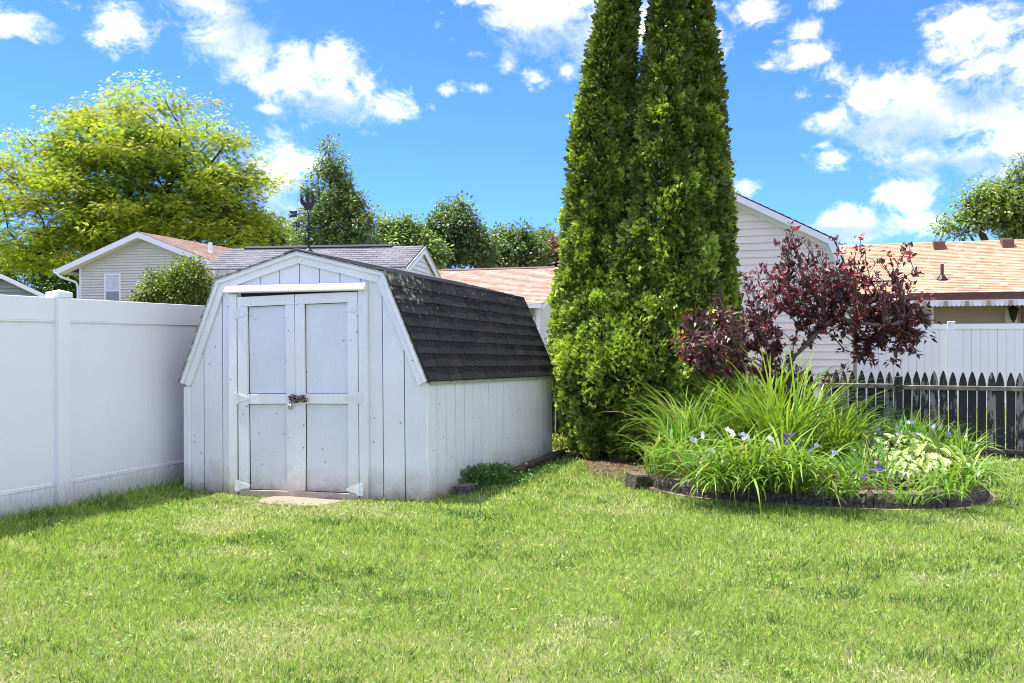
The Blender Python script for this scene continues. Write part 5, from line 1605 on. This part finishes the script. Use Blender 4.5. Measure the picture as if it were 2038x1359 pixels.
leafy_patch('ground_cover', 'low green leaves along the middle front inside the wall', 'plant', [(1660, 985), (1700, 975), (1740, 985), (1790, 985), (1770, 960)], 2400, .30, .042, 'weed', 506, yellow=1.0)

def litter():
    g = np.random.default_rng(77); n = 420
    c = np.array([ground(1225, 935)[:2], ground(1060, 962)[:2], ground(1330, 940)[:2], BC + [.3, -.95], BC + [-.8, -.95]])
    i = g.choice(5, n, p=[.5, .12, .1, .14, .14]); q = c[i] + g.normal(size=(n, 2)) * np.where(i[:, None] < 1, .32, .16)
    z = np.where(i < 3, hz(q[:, 0], q[:, 1]) + g.uniform(.02, .05, n), g.uniform(.13, .2, n))
    V, F = scatter(LEAF, LEAF_F, np.stack([q[:, 0], q[:, 1], z], -1), unit(g.normal(size=(n, 3)) * np.array([1, 1, .3])), np.array([0, 0, 1.0]) + g.normal(size=(n, 3)) * .4, g.uniform(.02, .05, n), g.uniform(.012, .025, n))
    t = np.array([(.30, .13, .05), (.22, .11, .06), (.42, .24, .09), (.12, .06, .04)])[g.integers(4, size=n)]
    tag(link_mesh('fallen_leaves', np_mesh('fallen_leaves', V, F, M['grass'], np.repeat(t, len(LEAF), 0))), 'dry brown fallen leaves scattered round the evergreens and bed', 'leaves', kind='stuff')
litter()

# ------------------------------------------------------------------ the lawn
SLAB = ground(563, 1003)
def lawn():
    g = np.random.default_rng(99)
    P = []; LW = []
    def zone(z0, z1, dens, w, h):
        area = .60 * (z1 * z1 - z0 * z0); n = int(area * dens)
        z = np.sqrt(g.uniform(z0 * z0, z1 * z1, n)); u = g.uniform(-.60, .60, n) * z
        q = CAM[None, :2] + z[:, None] * FWD[None, :2] + u[:, None] * RGT[None, :2]
        P.append(q); LW.append(np.stack([np.full(n, w), np.full(n, h)], -1))
    zone(3.4, 5.4, 10500, .0034, .036); zone(5.4, 7.6, 6500, .0044, .040); zone(7.6, 10.4, 3400, .0062, .046); zone(10.4, 14.0, 900, .010, .06)
    # a looser margin either side of the view and nearer than it
    n = 46000; z = g.uniform(2.2, 11.5, n); sd = np.where(g.random(n) < .5, -1, 1); u = sd * (.60 * z + g.uniform(0, 2.2, n))
    near = g.random(n) < .16; z[near] = g.uniform(2.2, 3.4, near.sum()); u[near] = g.uniform(-2.1, 2.1, near.sum())
    P.append(z[:, None] * FWD[None, :2] + u[:, None] * RGT[None, :2]); LW.append(np.repeat([[.008, .045]], n, 0))
    P = np.concatenate(P); LW = np.concatenate(LW)
    x, y = P[:, 0], P[:, 1]
    ok = ~in_bed(x, y, 1.05) & ~((abs(x + 4.546) < 1.235) & (y > 7.17) & (y < 10.7)) & (x > -6.02)
    ok &= ~(((abs((x - SLAB[0]) / .36) ** 3.3 + abs((y - SLAB[1] - .28) / .17) ** 3.3) < 1) & (y > 6.8))
    mp = np.array(MULCH)[:, :2]; mc = mp.mean(0); md = np.hypot(x - mc[0], y - mc[1])
    ok &= ~(md < .46)
    # no grass right under the evergreens
    ok &= ~(((x + 2.3) / 1.1) ** 2 + ((y - 11.0) / .9) ** 2 < 1) | (g.random(len(x)) < .12)
    P, LW = P[ok], LW[ok]; n = len(P); x, y = P[:, 0], P[:, 1]
    big = NZ.fbm(x * .55 + 3.3, y * .8 + 1.7, 4); mid = NZ2.fbm(x * 2.4, y * 3.4, 4); fine = NZ2.fbm(x * 11, y * 11, 3)
    # pale, dry patches where the mower scalped it; greener near the fence and bed
    dry = np.clip((big - .50) * 4.5 + (mid - .5) * 3.4 + .32, 0, 1)
    near_edge = np.clip(1 - (x + 6.05) / 1.6, 0, 1); dry *= 1 - .85 * near_edge
    dry *= np.clip((8.6 - y) / 2.0, .25, 1)
    dark = np.clip((.44 - mid) * 6, 0, 1) * np.clip((.6 - fine) * 5, 0, 1)
    green = np.array([.205, .35, .05]); lime = np.array([.40, .52, .10]); pale = np.array([.60, .62, .31]); straw = np.array([.72, .63, .40]); deep = np.array([.05, .13, .03])
    r0 = g.random(n); c = green + (lime - green) * r0[:, None]
    k = (g.random(n) < dry * .70); c[k] = (pale * g.uniform(.75, 1.15, (n, 1)))[k]
    k = (g.random(n) < .05 + dry * .16); c[k] = (straw * g.uniform(.7, 1.1, (n, 1)))[k]
    k = (g.random(n) < dark * .55 + .09); c[k] = (deep * g.uniform(.8, 1.5, (n, 1)))[k]
    c *= g.uniform(.6, 1.4, (n, 1))
    Ln = LW[:, 1] * g.uniform(.55, 1.35, n) * (1 - .30 * dry) * (1 + .55 * near_edge ** 2) * (1 + .35 * dark)
    # longer tufts against walls and edging
    P_front = (abs(x + 4.6) < 1.1) & (y > 6.6) & (y < 7.3)
    Ln = np.where(P_front, Ln * .7, Ln)
    tuft = np.clip(1 - abs(np.minimum.reduce([abs(x + 6.02), np.where((y > 7.1) & (y < 10.7), abs(x + 3.3), 9)])) / .10, 0, 1); Ln *= 1 + .6 * tuft
    az = g.uniform(0, 2 * math.pi, n); lean = np.abs(g.normal(.75, .45, n))
    D = np.stack([np.cos(az) * np.sin(lean), np.sin(az) * np.sin(lean), np.cos(lean)], -1)
    az2 = g.uniform(0, 2 * math.pi, n); N = np.stack([np.cos(az2), np.sin(az2), np.full(n, .2)], -1)
    T = np.array([(0, .5, 0), (0, -.5, 0), (.55, .42, .05), (.55, -.42, .05), (1, 0, .22)], float)
    P3 = np.stack([x, y, hz(x, y) - .004], -1)
    V, F = scatter(T, [[(0, 1, 3, 2)], [(2, 3, 4)]], P3, D, N, Ln, LW[:, 0] * g.uniform(.7, 1.3, n))
    me = np_mesh('lawn_grass', V, F, M['grass'], np.repeat(c, 5, 0))
    tag(link_mesh('lawn_grass', me), 'short mown lawn of mixed green and dry straw coloured grass', 'grass', kind='stuff')
    # clover and broad leaved weeds among the grass
    m = 2600; z = np.sqrt(g.uniform(10, 64, m)); u = g.uniform(-.57, .57, m) * z
    q = z[:, None] * FWD[None, :2] + u[:, None] * RGT[None, :2]
    k = (NZ2.fbm(q[:, 0] * 1.7 + 5, q[:, 1] * 1.7, 3) > .52) & (q[:, 0] > -5.9) & ~in_bed(q[:, 0], q[:, 1], 1.1) & (q[:, 1] < 7.0); q = q[k]
    q = np.repeat(q, 4, 0) + g.normal(size=(len(q) * 4, 2)) * .014; m = len(q)
    P3 = np.stack([q[:, 0], q[:, 1], hz(q[:, 0], q[:, 1]) + g.uniform(.02, .045, m)], -1)
    V, F = scatter(LEAF, LEAF_F, P3, unit(g.normal(size=(m, 3)) * np.array([1, 1, .25])), np.array([0, 0, 1.0]) + g.normal(size=(m, 3)) * .25, g.uniform(.012, .028, m), g.uniform(.010, .018, m))
    t = np.array([.12, .24, .045]) * g.uniform(.6, 1.6, (m, 1)); kk = g.random(m) < .06; t[kk] = (.55, .40, .16)
    tag(link_mesh('clover', np_mesh('clover', V, F, M['grass'], np.repeat(t, len(LEAF), 0))), 'scattered clover and small broad leaves in the lawn', 'clover', kind='stuff')
lawn()

# grass of the neighbours' yards is only seen through gaps: the ground sheet itself
tris = sum(sum(len(p.vertices) - 2 for p in o.data.polygons) for o in SC.objects if o.type == 'MESH' and len(o.data.polygons) > 5000)
print('big-mesh triangles', tris, 'objects', len(SC.objects))
